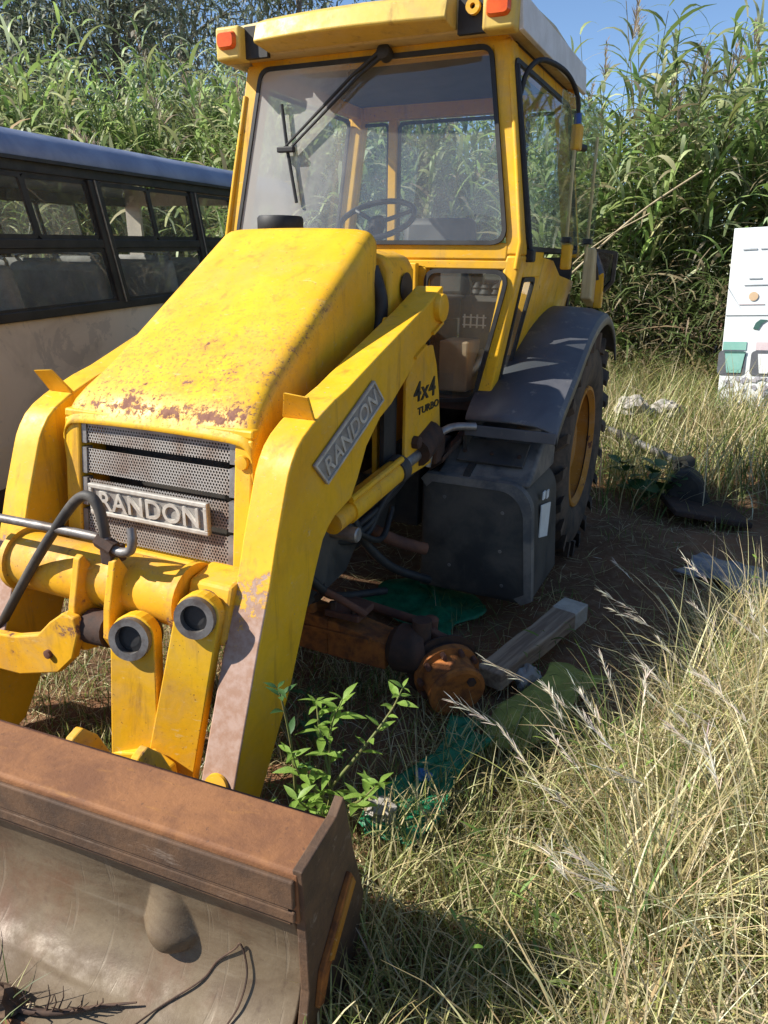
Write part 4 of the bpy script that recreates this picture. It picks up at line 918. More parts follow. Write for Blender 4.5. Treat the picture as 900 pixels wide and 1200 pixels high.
    # roof
    g = G(); rr = [(1.60, 2.735), (1.585, 2.84), (1.64, 2.885), (2.3, 2.92), (2.95, 2.885), (3.03, 2.84), (3.03, 2.735)]
    n = len(rr); vs = []
    for x, dz in ((-.77, -.03), (-.74, 0), (-.4, .02), (0, .03), (.4, .02), (.74, 0), (.77, -.03)): vs += [(x, y, z+(dz if z > 2.8 else 0)) for y, z in rr]
    g.add(vs, [tuple(range(n)), tuple(range(6*n, 7*n))[::-1]]+[(i*n+j, (i+1)*n+j, (i+1)*n+(j+1) % n, i*n+(j+1) % n) for i in range(6) for j in range(n)])
    rf = mk('cab_roof', g, 'cream', R_, bevel=.012, seg=3, smooth=35)
    g = G(); g.box((0, 2.40, 2.728), (1.40, 1.14, .012)); mk('headliner', g, 'interior', rf)
    for s in (-1, 1):
        g = G(); g.hexa([(s*.772, 1.60, 2.715), (s*.772, 3.02, 2.715), (s*.768, 3.02, 2.86), (s*.768, 1.60, 2.86)], [(s*.795, 1.60, 2.720), (s*.795, 3.02, 2.720), (s*.78, 3.02, 2.865), (s*.78, 1.60, 2.865)]); mk('roof_side', g, 'white', rf, bevel=.004)
        # corner block with the orange lamp, black box beside it coloured as a shaded recess
        g = G(); g.box((s*.70, 1.575, 2.785), (.145, .10, .15)); cb = mk('lamp_block', g, 'visor', rf, bevel=.015, seg=3, smooth=40)
        g = G(); o2, i2, _ = ring_frame([(s*.70-.055, 1.524, 2.835), (s*.70+.055, 1.524, 2.835), (s*.70+.055, 1.524, 2.755), (s*.70-.055, 1.524, 2.755)], .03, .01, .02)
        k = len(o2); g.add(o2+[p+Vector((0, -.022, 0)) for p in i2], [(j, (j+1) % k, k+(j+1) % k, k+j) for j in range(k)]+[tuple(range(k, 2*k))]); mk('marker_lamp', g, 'lamp', cb, smooth=50)
        g = G(); g.box((s*.565, 1.592, 2.79), (.13, .03, .14)); mk('lamp_recess_shade', g, 'black', rf)
    mk('tow_eye', G().lathe([(-.012, .012), (-.012, .032), (.012, .032), (.012, .012)], (.575, 1.56, 2.815), (0, 1, 0), 14, ring=True), 'yellow', rf, smooth=40)
    # visor: folded sheet bowed forward, cream
    xs = np.linspace(-.49, .49, 13); g = G(); pr = []
    for x in xs:
        yb = 1.40+.045*(x/.5)**2
        pr += [(x, 1.60, 2.875), (x, yb+.10, 2.868), (x, yb+.03, 2.838), (x, yb, 2.758), (x, yb+.008, 2.748), (x, 1.57, 2.735), (x, 1.60, 2.745)]
    n = 7; g.add(pr, [(i*n+j, (i+1)*n+j, (i+1)*n+(j+1) % n, i*n+(j+1) % n) for i in range(12) for j in range(n)]+[tuple(range(n)), tuple(range(12*n, 13*n))[::-1]])
    mk('sun_visor', g, 'visor', rf, bevel=.004, smooth=22)
    # wiper: motor at the header, twin arms down to the left, blade
    wm = mk('wiper_motor', G().lathe([(0, .035), (.05, .035), (.06, .02)], (.10, 1.70, 2.70), (0, -1, .2), 16), 'black', R_, smooth=40)
    yy = lambda z: Y(z)-.045
    for dx in (-.012, .03):
        mk('wiper_arm', G().tube([(.10+dx, yy(2.70)-.01, 2.71), (-.06+dx, yy(2.62), 2.615), (-.44+dx, yy(2.31), 2.31)], [.012, .009, .006], 7), 'black', wm, smooth=50)
    mk('wiper_link', G().box((-.435, yy(2.31), 2.305), (.10, .03, .028)), 'black', wm, bevel=.006)
    mk('wiper_blade', G().tube([(-.475, yy(2.5)+.015, 2.52), (-.435, yy(2.3)+.015, 2.30), (-.375, yy(2.06)+.018, 2.05)], .009, 7), 'black', wm, smooth=50)
    # interior
    mk('cab_floor', G().box((0, 2.3, 1.07), (1.3, 1.3, .05)), 'interior', R_)
    sw = mk('steering_wheel', G().tube([(Vector((-.10, 2.02, 1.985))+Vector((math.cos(a)*.215, math.sin(a)*.215*.85, math.sin(a)*.215*.5))) for a in np.linspace(0, 2*math.pi, 33)], .016, 10, cap=False), 'blue_wheel', R_, smooth=60)
    for a in (.5, 2.6, 4.7):
        mk('spoke', G().tube([(-.10, 2.02, 1.965), (Vector((-.10, 2.02, 1.985))+Vector((math.cos(a)*.21, math.sin(a)*.21*.85, math.sin(a)*.21*.5)))], .012, 8), 'blue_wheel', sw)
    mk('steering_hub', G().lathe([(-.03, .05), (.02, .045), (.03, .02)], (-.10, 2.02, 1.97), (0, -.5, .86), 16), 'blue_wheel', sw, smooth=40)
    mk('steering_column', G().tube([(-.10, 2.02, 1.96), (-.08, 1.80, 1.55), (-.05, 1.72, 1.1)], .045, 12), 'black', R_, smooth=50)
    g = G(); g.box((0, 2.45, 1.50), (.50, .5, .14)); st = mk('driver_seat', g, 'seat', R_, bevel=.05, seg=3, smooth=50)
    mk('seat_back', G().box((0, 2.72, 1.78), (.48, .12, .50), Euler((rad(-8), 0, 0)).to_matrix()), 'seat', st, bevel=.05, seg=3, smooth=50)
    mk('seat_base', G().box((0, 2.45, 1.25), (.36, .4, .34)), 'soot', st)
    mk('dashboard', G().box((-.1, 1.82, 1.70), (.9, .16, .16)), 'interior', R_, bevel=.03)
    # side console with levers and gaiter, seen through the low front window
    cs = mk('lever_console', G().box((.58, 2.06, 1.42), (.26, .34, .36)), 'charcoal', R_, bevel=.03)
    for i, (x, y, dx) in enumerate(((.53, 1.96, -.06), (.58, 1.95, -.01), (.63, 1.97, .05))):
        lv = mk('lever', G().tube([(x, y, 1.58), (x+dx*.6, y-.02, 1.68), (x+dx, y-.03, 1.76)], .009, 8), 'black', cs, smooth=50)
        mk('lever_knob', G().lathe([(-.03, .01), (-.01, .022), (.015, .022), (.028, .008)], (x+dx, y-.03, 1.775), (0, 0, 1), 12), 'black', lv, smooth=50)
        mk('gaiter', G().lathe([(0, .045), (.02, .035), (.03, .04), (.05, .028), (.06, .032), (.085, .015)], (x, y, 1.58), (0, 0, 1), 14), 'black', lv, smooth=40)
    g = G()
    for i in range(4): g.box((.49+i*.035, 1.885, 1.47), (.008, .006, .07))
    g.box((.545, 1.884, 1.45), (.13, .006, .006)).box((.545, 1.884, 1.49), (.13, .006, .006)); mk('shift_pattern', g, 'white', cs)
    mk('tool_box', G().box((.50, 1.80, 1.25), (.16, .20, .26)), 'beige', R_, bevel=.01)
    mk('document_panel', G().box((.70, 2.4, 1.52), (.10, .03, .22)), 'white', R_, bevel=.006)
    mk('pedal', G().box((.36, 1.76, 1.16), (.12, .16, .03), Euler((rad(30), 0, 0)).to_matrix()), 'dark_rust', R_, bevel=.006)
    mk('heater_pipe', G().tube(spline([(.5, 1.75, 1.14), (.56, 1.8, 1.2), (.60, 1.86, 1.28), (.58, 1.95, 1.33)], 5), .025, 8), 'steel', R_, smooth=50)
cab()

def rear_end():
    # fenders
    for s in (-1, 1):
        xi, xo = s*.66, s*1.115
        path = [(1.475, .995), (1.50, 1.03), (1.60, 1.10), (1.87, 1.235), (2.15, 1.385), (2.40, 1.465), (2.62, 1.485), (2.80, 1.45), (2.98, 1.36), (3.12, 1.22)]
        pts = spline([(0, y, z) for y, z in path], 4); g = G(); n = len(pts)
        rows = []
        for p in pts:
            rows.append([(xi, p.y, p.z+.03), (xi+(xo-xi)*.5, p.y, p.z+.035), (xo-s*.10, p.y, p.z+.028), (xo-s*.015, p.y, p.z+.004), (xo, p.y+.002, p.z-.015), (xo, p.y+.01, p.z-.055)])
        g.add([q for r in rows for q in r], [(i*6+j, i*6+j+1, (i+1)*6+j+1, (i+1)*6+j) for i in range(n-1) for j in range(5)])
        f = mk('rear_fender', g, 'fender', R_, smooth=35, solid=.012)
        g = G(); g.box((s*.888, 1.473, .978), (.455, .012, .055)); mk('fender_flange', g, 'fender', f, bevel=.003)
        g = G(); g.prism([(1.50, .95), (1.62, 1.09), (2.05, 1.33), (2.35, 1.45), (2.6, 1.48), (2.95, 1.45), (3.2, 1.3), (3.2, .6), (1.9, .6), (1.52, .62)], 'x', *sorted((s*.645, s*.662))); mk('wheel_guard', g, 'soot', f)
        # wheel
        c = (s*1.075, 2.61, .685); ax = (s, 0, 0); Rw = .70
        ty = mk('rear_wheel', G().lathe([(-.42, .36), (-.44, .50), (-.43, .60), (-.40, .645), (-.34, .665), (-.12, .665), (-.05, .645), (-.015, .60), (0, .52), (-.01, .43), (-.035, .375), (-.06, .355), (-.20, .34)], c, ax, 48, cap=False), 'tyre', R_, smooth=40)
        g = G(); g.lathe([(-.05, .33), (-.02, .355), (-.022, .375), (-.035, .38), (-.05, .365)], c, ax, 44, ring=True); mk('rim_flange', g, 'rim', ty, smooth=35)
        mk('rim_disc', G().lathe([(-.06, .345), (-.13, .33), (-.16, .26), (-.15, .17), (-.09, .15), (-.085, .02)], c, ax, 44, cap=False), 'rim', ty, smooth=35)
        for i in range(8):
            a = i*math.pi/4; mk('wheel_bolt', G().tube([(c[0]-s*.16, c[1]+math.cos(a)*.20, c[2]+math.sin(a)*.20), (c[0]-s*.12, c[1]+math.cos(a)*.20, c[2]+math.sin(a)*.20)], .017, 6), 'dark_rust', ty)
        lug = None
        for i in range(22):
            a = i*2*math.pi/22
            for half in (0, 1):
                g = G(); x0, x1 = (c[0]+s*.005, c[0]-s*.23) if half == 0 else (c[0]-s*.425, c[0]-s*.19)
                a0 = a+half*math.pi/22; a1 = a0+.30; w = .040
                vs0 = [(x0, c[1]+math.cos(q)*r, c[2]+math.sin(q)*r) for q, r in ((a0-w, .60), (a0+w, .60), (a0+w, .695), (a0-w, .695))]
                vs1 = [(x1, c[1]+math.cos(q)*r, c[2]+math.sin(q)*r) for q, r in ((a1-w, .62), (a1+w, .62), (a1+w, .70), (a1-w, .70))]
                g.hexa(vs0, vs1); mk('tread_lug', g, 'tyre', ty)
    # rear frame and boom stub behind the cab
    mk('rear_frame', G().box((0, 3.2, .85), (1.1, .18, .7)), 'dark_rust', R_, bevel=.02)
    mk('rear_axle', G().tube([(-.9, 2.61, .69), (.9, 2.61, .69)], .13, 16), 'soot', R_, smooth=50)
    mk('transmission', G().box((0, 2.2, .72), (.5, 1.3, .55)), 'soot', R_, bevel=.05)
    # step tank below the cab
    def rq(y, ins):
        pts = []
        x0, x1, z0, z1 = .49+ins, 1.06-ins, .15+ins, .765-ins
        out = [(x0, z0), (x1-.02, z0), (x1+.03, z0+.03)]
        for t in np.linspace(0, math.pi/2, 9): out.append((x1-.13+.13*math.cos(t), z1-.15+.15*math.sin(t)))
        out += [(x0+.03, z1), (x0, z1-.03)]; return [(x, y, z) for x, z in out]
    g = G(); secs = [rq(1.33, .035), rq(1.335, .018), rq(1.35, .004), rq(1.37, .0), rq(1.87, 0), rq(1.88, .03)]; n = len(secs[0])
    g.add([p for q in secs for p in q], [tuple(range(n))[::-1], tuple(range(5*n, 6*n))]+[(k*n+i, k*n+(i+1) % n, (k+1)*n+(i+1) % n, (k+1)*n+i) for k in range(5) for i in range(n)])
    tk = mk('side_tank', g, 'charcoal', R_, smooth=30)
    o1 = rq(1.338, -.002); o2 = rq(1.326, .034); o3 = rq(1.375, -.006); g = G()
    g.add(o1+o2+o3, [(i, (i+1), n+i+1, n+i) for i in range(1, n-1)]+[(i, i+1, 2*n+i+1, 2*n+i) for i in range(1, n-1)]); mk('tank_rim', g, 'tank_top', tk, smooth=40)
    g = G(); g.prism([(1.38, .74), (1.385, .775), (1.45, .80), (1.60, .90), (1.74, .955), (1.90, .96), (1.90, .74)], 'x', .56, 1.03); mk('tank_top', g, 'tank_top', tk, bevel=.035, seg=4, smooth=60)
    mk('tank_strap', G().prism([(1.335, .745), (1.38, .792), (1.45, .815), (1.60, .915), (1.605, .90), (1.45, .80), (1.385, .778), (1.345, .74)], 'x', .70, .735), 'soot', tk, bevel=.002)
    mk('step_tread', G().box((.80, 1.52, .865), (.34, .16, .014), Euler((rad(33), 0, 0)).to_matrix()), 'charcoal', tk, bevel=.003)
    for x in (.66, .80, .94): mk('step_bolt', G().lathe([(0, .012), (.008, .010)], (x, 1.50, .862), (0, -.5, .86), 8), 'dark_rust', tk)
    mk('tank_plate', G().prism([(1.48, .47), (1.66, .42), (1.68, .60), (1.48, .64)], 'x', 1.071, 1.077), 'white', tk)
    for (y, z) in ((1.52, .68), (1.60, .665)): mk('plate_patch', G().box((1.073, y, z), (.006, .04, .04)), 'white', tk)
    for (x, z) in ((.62, .66), (.92, .62), (.92, .42), (.94, .24), (.66, .3)): mk('tank_rivet', G().lathe([(0, .010), (.004, .008)], (x, 1.331, z), (0, -1, 0), 8), 'tank_top', tk)
    mk('tank_cap', G().lathe([(0, .06), (.03, .06), (.04, .045)], (.93, 1.70, .955), (0, -.2, 1), 20), 'tank_top', tk, smooth=40)
    g = G(); g.hexa([(.52, 1.36, .80), (.60, 1.34, .86), (.66, 1.62, .98), (.58, 1.64, .93)], [(.52, 1.36, .77), (.60, 1.34, .83), (.66, 1.62, .95), (.58, 1.64, .90)]); mk('bent_bracket', g, 'dark_rust', R_, bevel=.004)
    mk('valve_pipe', G().tube(spline([(.54, 1.28, .82), (.57, 1.30, .95), (.62, 1.38, 1.0), (.72, 1.46, 1.0)], 6), .02, 8), 'steel', R_, smooth=50)
    mk('valve_block', G().box((.53, 1.34, .90), (.12, .12, .14)), 'dark_rust', R_, bevel=.012)
    for i in range(3):
        mk('hydraulic_hose', G().tube(spline([(.48+.03*i, 1.30, .86), (.46, 1.1-.05*i, .74), (.42, .85, .66-.04*i), (.38, .6, .62)], 6), .016, 8), 'black', R_, smooth=50)
rear_end()

# ------------------------------------------------------------ loader bucket lying in front
def bucket():
    a = math.atan2(.053, .824)
    B = thing('loader_bucket', (1.155, -.945, 0), 'rusty brown steel loader bucket lying on the ground in front of the digger', 'bucket', (0, 0, a), world=False)
    L = -2.25
    prof = [Vector((0, y, z)) for y, z in ((.02, .412), (.045, .36), (.064, .28), (.066, .20), (.045, .12), (-.01, .055), (-.10, .018), (-.25, .004), (-.62, -.004))]
    sp = spline(prof, 11); nv = len(sp)-1
    def fn(u, v):
        x = L+.02+u*(-.05-L); p = sp[int(round(v*nv))]; y, z = p.y, p.z
        # hammered bulge with a flat lower end, and long shallow dents
        dz = z-.185
        if -.055 < dz < .13:
            k = max(0, min(1, (.13-dz)/.13)) if dz > 0 else 1.0
            hw = (.035+.043*k) if dz > 0 else .078*max(0, 1-(dz/.055)**2)**.5
            d = abs(x+.395+.012*(1-k))/max(hw, 1e-3)
            if d < 1: y -= (.052*k**1.2 if dz > 0 else .052*max(0, 1-(dz/.055)**2)**.6)*(1-d**2)**1.05
        y += .006*math.sin(x*5.1+z*9)+.004*math.sin(x*13+2*z)
        return (x, y, z+(.004*math.sin(x*7) if v > .7 else 0))
    g = G().grid(fn, 380, nv); mk('shell', g, 'scour', B, smooth=60, solid=.012)
    g = G(); g.prism([(0, .415), (0, .548), (.006, .556), (.165, .556), (.172, .55), (.172, .535), (.02, .535), (.016, .53), (.016, .415)], 'x', L, 0); lt = mk('top_lip', g, 'lip_top', B, bevel=.003)
    g = G()
    g.box(((L)/2, -.006, .500), (abs(L)-.01, .012, .075)).box((L/2, -.004, .437), (abs(L)-.01, .009, .030)); mk('lip_band', g, 'lip_face', B, bevel=.004)
    g = G(); g.tube([(L+.02, -.004, .4575), (-.02, -.004, .4575)], .006, 6).tube([(L+.02, .008, .412), (-.02, .008, .412)], .010, 6); mk('weld_seam', g, 'lip_face', B, smooth=60)
    poly = [(.0, .56), (.17, .566), (.212, .59), (.222, .56), (.265, .40), (.335, .19), (.27, .0), (.18, -.03), (-.60, -.03), (-.62, .02), (-.25, .035), (-.06, .06), (.0, .11), (.02, .20), (.014, .36)]
    for x in (L, 0.0):
        g = G(); g.prism(poly, 'x', x-.012, x+.012); mk('end_plate', g, 'lip_face', B, bevel=.003)
    g = G(); g.prism([(.222, .365), (.248, .32), (.10, .19), (.065, .12), (.04, .13), (.062, .22)], 'x', .012, .026); mk('wear_strip', g, 'orange_rust', B, bevel=.003)
    g = G(); g.prism([(.222, .352), (.240, .32), (.112, .205), (.09, .225)], 'x', .024, .030); mk('paint_remnant', g, 'rim', B)
    g = G(); bk = [(.17, .55), (.20, .40), (.235, .2), (.2, .06), (.1, .0), (-.3, -.02)]
    g.add([(x, y, z) for x in (L+.01, -.01) for y, z in bk], [(i, i+1, 6+i+1, 6+i) for i in range(5)]); mk('back_plate', g, 'rust', B, smooth=50, solid=.012)
    for x in (-1.30, -.82, -.60):
        g = G(); g.prism([(.18, .44), (.22, .515), (.26, .525), (.31, .47), (.36, .36), (.34, .16), (.22, .12)], 'x', x-.014, x+.014); mk('hinge_ear', g, 'yellow_worn', B, bevel=.005)
    # wire and twigs lying in it (things of their own)
    M_ = Matrix.Translation((1.155, -.945, 0)) @ Matrix.Rotation(a, 4, 'Z')
    W_ = lambda *p: tuple(M_ @ Vector(p))
    r = thing('rusty_wire', W_(-.34, .0, .1), 'thin rusty bent wire lying in the bucket', 'wire')
    mk('strand', G().tube(spline([W_(-.43, -.16, .030), W_(-.37, -.05, .045), W_(-.285, .018, .10), W_(-.255, .045, .145), W_(-.205, .052, .20), W_(-.190, .053, .222), W_(-.176, .050, .19), W_(-.165, .035, .145), W_(-.17, .0, .09), W_(-.19, -.05, .05), W_(-.20, -.16, .026)], 5), .0026, 5), 'wire', r, smooth=60)
    t = thing('dead_root', W_(-.6, -.15, .02), 'dry dark root branching across the bucket floor beside the clod', 'root')
    g = G(); main = spline([W_(-.76, -.17, .03), W_(-.66, -.16, .03), W_(-.58, -.135, .035), W_(-.50, -.09, .04), W_(-.42, -.06, .055)], 6); g.tube(main, [.012*(1-.8*i/(len(main)-1)) for i in range(len(main))], 6); mk('stem', g, 'wire', t, smooth=60)
    for i in range(14):
        p = main[4+i % (len(main)-5)]; d = Vector((random.uniform(-.02, .05), random.uniform(-.03, .05), random.uniform(.02, .07))); mk('rootlet', G().tube([p, p+d*.6+Vector((.01, 0, .004)), p+d], [.003, .002, .001], 4), 'wire', t)
    def lump(name, c, s, mat, label, cat, seed, group=None):
        rs = np.random.default_rng(seed); bm = bmesh.new(); bmesh.ops.create_icosphere(bm, subdivisions=3, radius=1)
        f = rs.normal(0, 1, (6, 3)); ph = rs.uniform(0, 6, 6)
        for v in bm.verts:
            k = 1+sum(.09*math.sin(2.2*(i*.6+1)*v.co.dot(Vector(f[i]))+ph[i]) for i in range(6)); v.co = Vector((v.co.x*s[0], v.co.y*s[1], v.co.z*s[2]))*k
        me = bpy.data.meshes.new(name); bm.to_mesh(me); bm.free(); me.materials.append(M[mat]); o = bpy.data.objects.new(name, me); o.location = c; COL.objects.link(o); return tag(o, label, cat, group)
    globals()['lump'] = lump
    lump('soil_clod', W_(-.755, -.175, .03), (.06, .045, .045), 'clod', 'dark crumbly clod of soil in the bucket', 'soil', 4)
    lump('soil_heap', W_(-.80, -.26, .0), (.22, .11, .045), 'ground', 'flat heap of pale dry soil on the bucket floor', 'soil', 9)
    lump('pebble', W_(-.665, -.155, .03), (.013, .011, .011), 'straw', 'small yellowish pebble beside the clod in the bucket', 'stone', 5)
    # dry stalks over the heap
    n = 120; P = np.array([W_(random.uniform(-1.0, -.68), random.uniform(-.36, -.14), .03) for _ in range(n)])
    tag(np_obj('dry_stalks', [ribbons(P, U(0, 6.28, n), U(.2, 1.2, n), U(.1, .9, n), U(.05, .16, n), U(.002, .004, n), pal(n, STRAW+GREEN), 3)], 'grass'), 'dry grass stalks on the soil in the bucket', 'grass', kind='stuff')
bucket()

# ------------------------------------------------------------ things on the ground
def post():
    a, b = Vector((1.075, .72, .085)), Vector((1.29, 1.50, .12)); d = (b-a).normalized(); L = (b-a).length
    o = thing('wooden_post', tuple(a), 'weathered grey squared timber post lying beside the rusty hub', 'post', world=False)
    o.rotation_euler = d.to_track_quat('Z', 'Y').to_euler()
    g = G(); h = [(-.062, -.042), (.060, -.044), (.063, .040), (-.060, .043)]
    secs = [[(x*k+.003*math.sin(i*2+x*40), y*k+.003*math.cos(i*1.7+y*60), L*.84*i/6) for x, y in h] for i, k in enumerate((1, 1.02, .99, 1.01, 1.0, 1.02, 1.0))]
    g.add([p for q in secs for p in q], [(3, 2, 1, 0), (24, 25, 26, 27)]+[(i*4+k, i*4+(k+1) % 4, (i+1)*4+(k+1) % 4, (i+1)*4+k) for i in range(6) for k in range(4)]); mk('shaft', g, 'wood', o, bevel=.008)
    g = G(); g.box((0, 0, L*.91), (.132, .094, L*.16)); mk('end_band', g, simple('pale_timber_end', (.52, .46, .37), (.36, .31, .25), 14, .85, 0, .5), o, bevel=.006)
post()

def sheet(name, outline, label, cat, mat, amp=.03, base=.02, res=26, seed=1, solid=.004):
    """crumpled sheet draped on the ground: bilinear patch of 4 corners with folds"""
    rs = np.random.default_rng(seed); c = [Vector(p) for p in outline]; f = rs.normal(0, 1, (7, 2))*7; ph = rs.uniform(0, 6, 7)
    def fn(u, v):
        p = c[0]*(1-u)*(1-v)+c[1]*u*(1-v)+c[2]*u*v+c[3]*(1-u)*v
        w = sum(abs(math.sin(f[i][0]*u+f[i][1]*v+ph[i])) for i in range(7))/7; j = .05*math.sin(9*u+ph[0])*math.sin(8*v+ph[1])
        x, y = p.x+j*.6, p.y+j*.5
        return (x, y, float(H(x, y))+base+p.z+amp*w)
    g = G().grid(fn, res, res); o = mk(name, g, mat, smooth=45, solid=solid); return tag(o, label, cat)
sheet('sacking', [(1.14, .36, .03), (1.34, .30, .02), (1.53, .95, .05), (1.29, 1.0, .07)], 'yellow green woven sacking spread on the ground beside the rusty hub', 'sack', 'lime_cloth', .05, .0, seed=5)
sheet('plastic_net', [(.93, -.26, .0), (1.14, -.28, .0), (1.20, .36, .02), (1.06, .40, .05)], 'torn green plastic netting crumpled between sacking and bucket', 'netting', 'green_net', .075, .01, 30, seed=3, solid=.002)
sheet('green_sheet', [(.2, 1.15, .0), (.75, 1.1, .0), (.85, 1.5, .02), (.3, 1.6, .02)], 'dark green plastic sheet in the shade under the digger', 'sheet', 'green_net', .05, .02, seed=8)
sheet('plastic_sheet', [(1.70, 2.50, .0), (2.15, 2.25, .0), (2.25, 2.72, .02), (1.82, 2.82, .02)], 'grey plastic sheet on bare soil right of the rear wheel', 'sheet', 'grey_sheet', .05, .01, seed=11)
lump('rubble', (1.215, .86, .045), (.055, .07, .06), 'stone', 'pale broken stone against the timber post', 'stone', 21)
lump('rubble', (.99, -.17, .05), (.05, .045, .04), 'stone', 'grey white crumpled lump in the green netting', 'rubbish', 22)
o = lump('blue_scrap', (1.06, .03, .075), (.030, .022, .02), 'print_grey', 'small blue plastic scrap on the green netting', 'scrap', 23); o.data.materials[0] = simple('blue_plastic', (.03, .12, .3), (.05, .17, .4), 8, .4)
lump('rubble', (.28, .30, .03), (.05, .04, .03), 'stone', 'pale stone in the grass under the front axle', 'stone', 24)
for i, (x, y, z, s, lab) in enumerate(((.98, 5.7, .50, (.17, .13, .10), 'white broken concrete lump in dry weeds, nearest the mirror'), (1.30, 5.9, .45, (.15, .13, .09), 'grey concrete lump in dry weeds before the white board'))):
    lump('debris' if i == 2 else 'concrete_lump', (x, y, z*.85), s, 'clod' if i == 2 else 'stone', lab, 'debris' if i == 2 else 'rubble', 30+i)

# dark scrap behind the wheel: long rod running to a heavy block
def scrap():
    o = thing('scrap_rod', (1.2, 4.5, 0), 'long grey metal rod with dark block end lying behind the rear wheel', 'scrap metal')
    mk('rod', G().tube([(.86, 5.02, .32), (1.62, 4.0, .30)], [.028, .034], 12), 'steel', o, smooth=50)
    mk('sleeve', G().tube([(1.0, 4.83, .318), (1.18, 4.59, .312)], .045, 12), 'soot', o, smooth=50)
    g = G(); g.prism([(1.52, .0), (1.50, .16), (1.56, .29), (1.66, .31), (1.74, .24), (1.80, .10), (1.86, .0)], 'y', 3.80, 4.02); mk('block', g, 'soot', o, bevel=.03)
    mk('clevis', G().lathe([(-.06, .03), (-.06, .07), (.06, .07), (.06, .03)], (1.60, 4.02, .30), (.3, .6, 0), 16, ring=True), 'soot', o, smooth=40)
    mk('foot_plate', G().box((1.78, 3.72, .06), (.55, .5, .04), Euler((0, rad(8), rad(20))).to_matrix()), 'dark_rust', o, bevel=.01)
scrap()

# fallen canes in front of the reeds
for i, (a, b, r, lab) in enumerate((((.0, 7.2, 1.7), (1.2, 7.6, 2.75), .013, 'bare pale fallen cane leaning up into the reeds behind the mirror'), ((-.2, 7.3, 1.6), (.75, 7.2, 2.3), .008, 'thin dry cane crossing the foot of the reeds'))):
    o = thing('fallen_cane', (a[0], a[1], float(H(a[0], a[1]))), lab, 'cane'); m_ = (Vector(a)+Vector(b))/2+Vector((0, 0, .08))
    root = Vector(a)+(Vector(a)-Vector(b))*1.2; root.z = float(H(root.x, root.y))
    mk('cane', G().tube(spline([root, a, m_, b], 6), [r]*12+[r*.9]*7, 8), 'straw', o, smooth=60)

# ---- white board
def board():
    o = thing('notice_board', (1.735, 7.0, float(H(1.7, 7.0))), 'white board printed with green and pink bins standing in front of the reeds', 'board', (0, rad(-3.0), rad(-4)), world=False)
    w, h = 1.0, 2.1
    mk('panel', G().box((w/2, 0, h/2-.15), (w, .05, h)), 'board', o, bevel=.006)
    yy = -.030
    def bar(name, x, z, sx, sz, mat, y=yy): return mk(name, G().box((x, y, z), (sx, .006, sz)), mat, o)
    z0 = 1.95
    for x, z, sx, sz in ((.17, z0-.21, .13, .014), (.33, z0-.21, .12, .012), (.25, z0-.50, .12, .012), (.28, z0-.565, .26, .009)): bar('print_line', x, z, sx, sz, 'print_grey')
    mk('round_emblem', G().lathe([(0, .045), (.004, .045)], (.25, yy, z0-.68), (0, -1, 0), 24), 'print_tan', o)
    bar('faint_box', .24, z0-.76, .24, .006, 'print_pink'); bar('panel_seam', .5, z0-.87, 1.0, .006, 'print_grey')
    g = G(); g.prism([(.28, z0-1.01), (.30, z0-.95), (.34, z0-.915), (.41, z0-.92), (.36, z0-.96), (.33, z0-1.02)], 'y', yy-.004, yy+.002); mk('leaf_emblem', g, 'print_dark', o)
    for i, (x, cm) in enumerate(((.12, 'print_green'), (.44, 'print_pink'), (.76, 'print_tan'))):
        bar('bin_header', x, z0-1.19, .23, .085, cm)
        o_, i_, _ = ring_frame([(x-.15, yy, z0-1.24), (x+.12, yy, z0-1.24), (x+.12, yy, z0-1.50), (x-.15, yy, z0-1.50)], .05, .01, .01)
        k = len(o_); mk('bin_recess_shade', G().add([p+Vector((0, -.004, 0)) for p in o_]+[p+Vector((0, .004, 0)) for p in o_], [tuple(range(k)), tuple(range(k, 2*k))[::-1]]+[(j, (j+1) % k, k+(j+1) % k, k+j) for j in range(k)]), 'print_shadow', o)  # flat plate coloured with the shade of a sunken niche
        mk('bin', G().prism([(x-.085, z0-1.27), (x+.11, z0-1.27), (x+.085, z0-1.475), (x-.055, z0-1.475)], 'y', yy-.012, yy-.002), 'board' if i else 'print_green', o)
        bar('bin_rim', x+.012, z0-1.262, .21, .03, 'print_dark' if i == 0 else 'print_shadow', yy-.008)
    for i in range(26):
        x, z = random.uniform(.04, .5), random.uniform(z0-1.85, z0-1.53); mk('stain', G().prism([(x+random.uniform(.015, .05)*math.cos(a), z+random.uniform(.01, .04)*math.sin(a)) for a in np.linspace(0, 5.6, 8)], 'y', yy-.0015-.0002*i, yy+.0005-.0001*i), 'mark', o)
board()

# ---- broadleaf weeds
def leaf_mesh(name, mat, L=1.0, w=.32, fold=.12, droop=.25):
    rows = [(0, .02), (.12, .35), (.3, .95), (.5, 1.0), (.72, .68), (.9, .25), (1, .01)]; g = G()
    vs = []
    for t, k in rows: vs += [(t*L, -k*w/2, fold*k*w-droop*t*t*L), (t*L, 0, -droop*t*t*L), (t*L, k*w/2, fold*k*w-droop*t*t*L)]
    g.add(vs, [(i*3+j, (i+1)*3+j, (i+1)*3+j+1, i*3+j+1) for i in range(6) for j in range(2)])
    me = bpy.data.meshes.new(name); me.from_pydata(g.v, [], g.f); me.update(); me.materials.append(M[mat]); me.polygons.foreach_set('use_smooth', [True]*len(me.polygons)); return me
LEAF = leaf_mesh('leaf', 'weed'); LEAFD = leaf_mesh('leaf', 'weed_dark'); BIG = leaf_mesh('leaf', 'weed_dark', 1, .75, .1, .2)
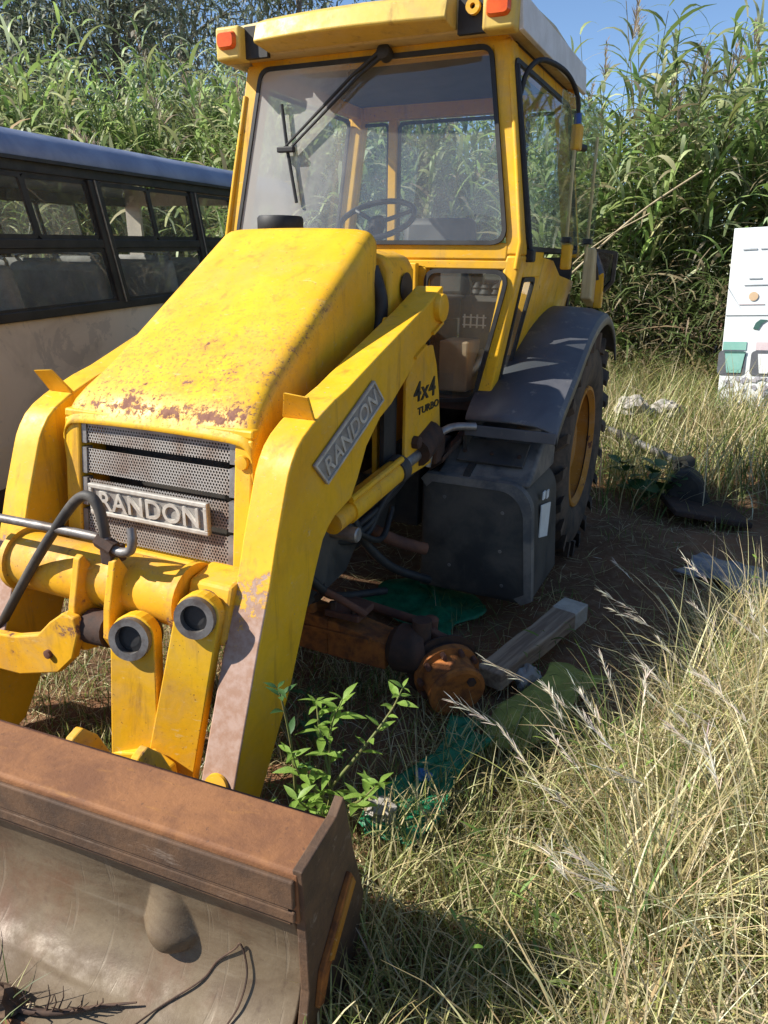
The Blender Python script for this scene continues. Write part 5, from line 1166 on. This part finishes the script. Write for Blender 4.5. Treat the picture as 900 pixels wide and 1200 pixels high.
def weed(loc, label, branches, me, lsz, seed, group=None, stem='stem', per=9):
    rs = random.Random(seed); z = float(H(loc[0], loc[1])); o = thing('weed_plant', (loc[0], loc[1], z), label, 'weed', world=False, group=group)
    for br in branches:
        pts = spline([Vector(p) for p in br], 6); g = G().tube(pts, [.006*(1-.7*i/(len(pts)-1)) for i in range(len(pts))], 6); mk('stem', g, stem, o, smooth=60)
        for i in range(per):
            f = .30+.70*i/(per-1); p = pts[min(len(pts)-1, int(f*(len(pts)-1)))]; a = i*2.4+rs.uniform(-.5, .5)
            for b in ((a,) if i < per-2 else (a, a+2.1, a+4.2)):
                l = bpy.data.objects.new('leaf', me); l.location = p; k = rs.uniform(*lsz)*(1.0 if f < .85 else .75); l.scale = (k, k, k)
                l.rotation_euler = (rs.uniform(-.4, .4), -rs.uniform(.1, .8), b); COL.objects.link(l); l.parent = o
weed((.89, -.30), 'bright green leafy weed with pale shoots beside the loader arm', [[(0, 0, 0), (-.02, .0, .22), (-.03, .03, .40), (.0, .05, .50)], [(-.02, 0, .2), (.08, .05, .36), (.14, .10, .47), (.17, .12, .55)], [(-.01, 0, .14), (-.09, -.05, .25), (-.12, -.06, .34)], [(0, 0, .10), (-.04, -.08, .17), (-.06, -.13, .24)], [(-.02, 0, .25), (-.07, .03, .38), (-.10, .06, .46)], [(0, 0, .12), (.10, -.03, .22), (.16, -.02, .30)], [(0, 0, .05), (-.10, .02, .12), (-.15, .05, .2)]], LEAF, (.045, .10), 2, per=12)
weed((.745, -.30), 'small weed with dark pointed leaves touching the loader arm', [[(0, 0, 0), (.01, -.03, .3), (.0, -.06, .50), (-.01, -.07, .56)]], LEAFD, (.05, .08), 6, per=5)
weed((.62, .05), 'low leafy green weed in the shade behind the loader arm', [[(0, 0, 0), (.03, 0, .12), (.08, -.02, .2)], [(0, 0, 0), (-.05, .02, .12), (-.07, .04, .22)], [(0, 0, 0), (.02, -.06, .12), (.03, -.1, .17)]], LEAFD, (.06, .10), 4, per=6)
weed((1.32, 3.75), 'broad dark green weed growing behind the rear wheel', [[(0, 0, 0), (.05, -.05, .2), (.1, -.1, .38)], [(0, 0, 0), (-.08, .0, .18), (-.15, .0, .34)], [(0, 0, 0), (.15, .05, .16), (.28, .05, .26)]], BIG, (.10, .18), 5, stem='weed_dark', per=6)
weed((2.05, 1.55), 'thin upright green weed with small leaves among the straw', [[(0, 0, 0), (.01, 0, .25), (.0, .0, .52)]], LEAF, (.025, .045), 9, per=9)
weed((.78, -.48), 'sprawling fresh green weed at the bucket rear corner', [[(0, 0, 0), (-.05, .03, .08), (-.09, .08, .13)], [(0, 0, 0), (.06, .05, .1), (.1, .1, .16)], [(0, 0, 0), (0, -.06, .1), (.02, -.09, .18)]], LEAF, (.04, .07), 14, per=6)

for o in bpy.data.objects:
    if '_off' in o: del o['_off']
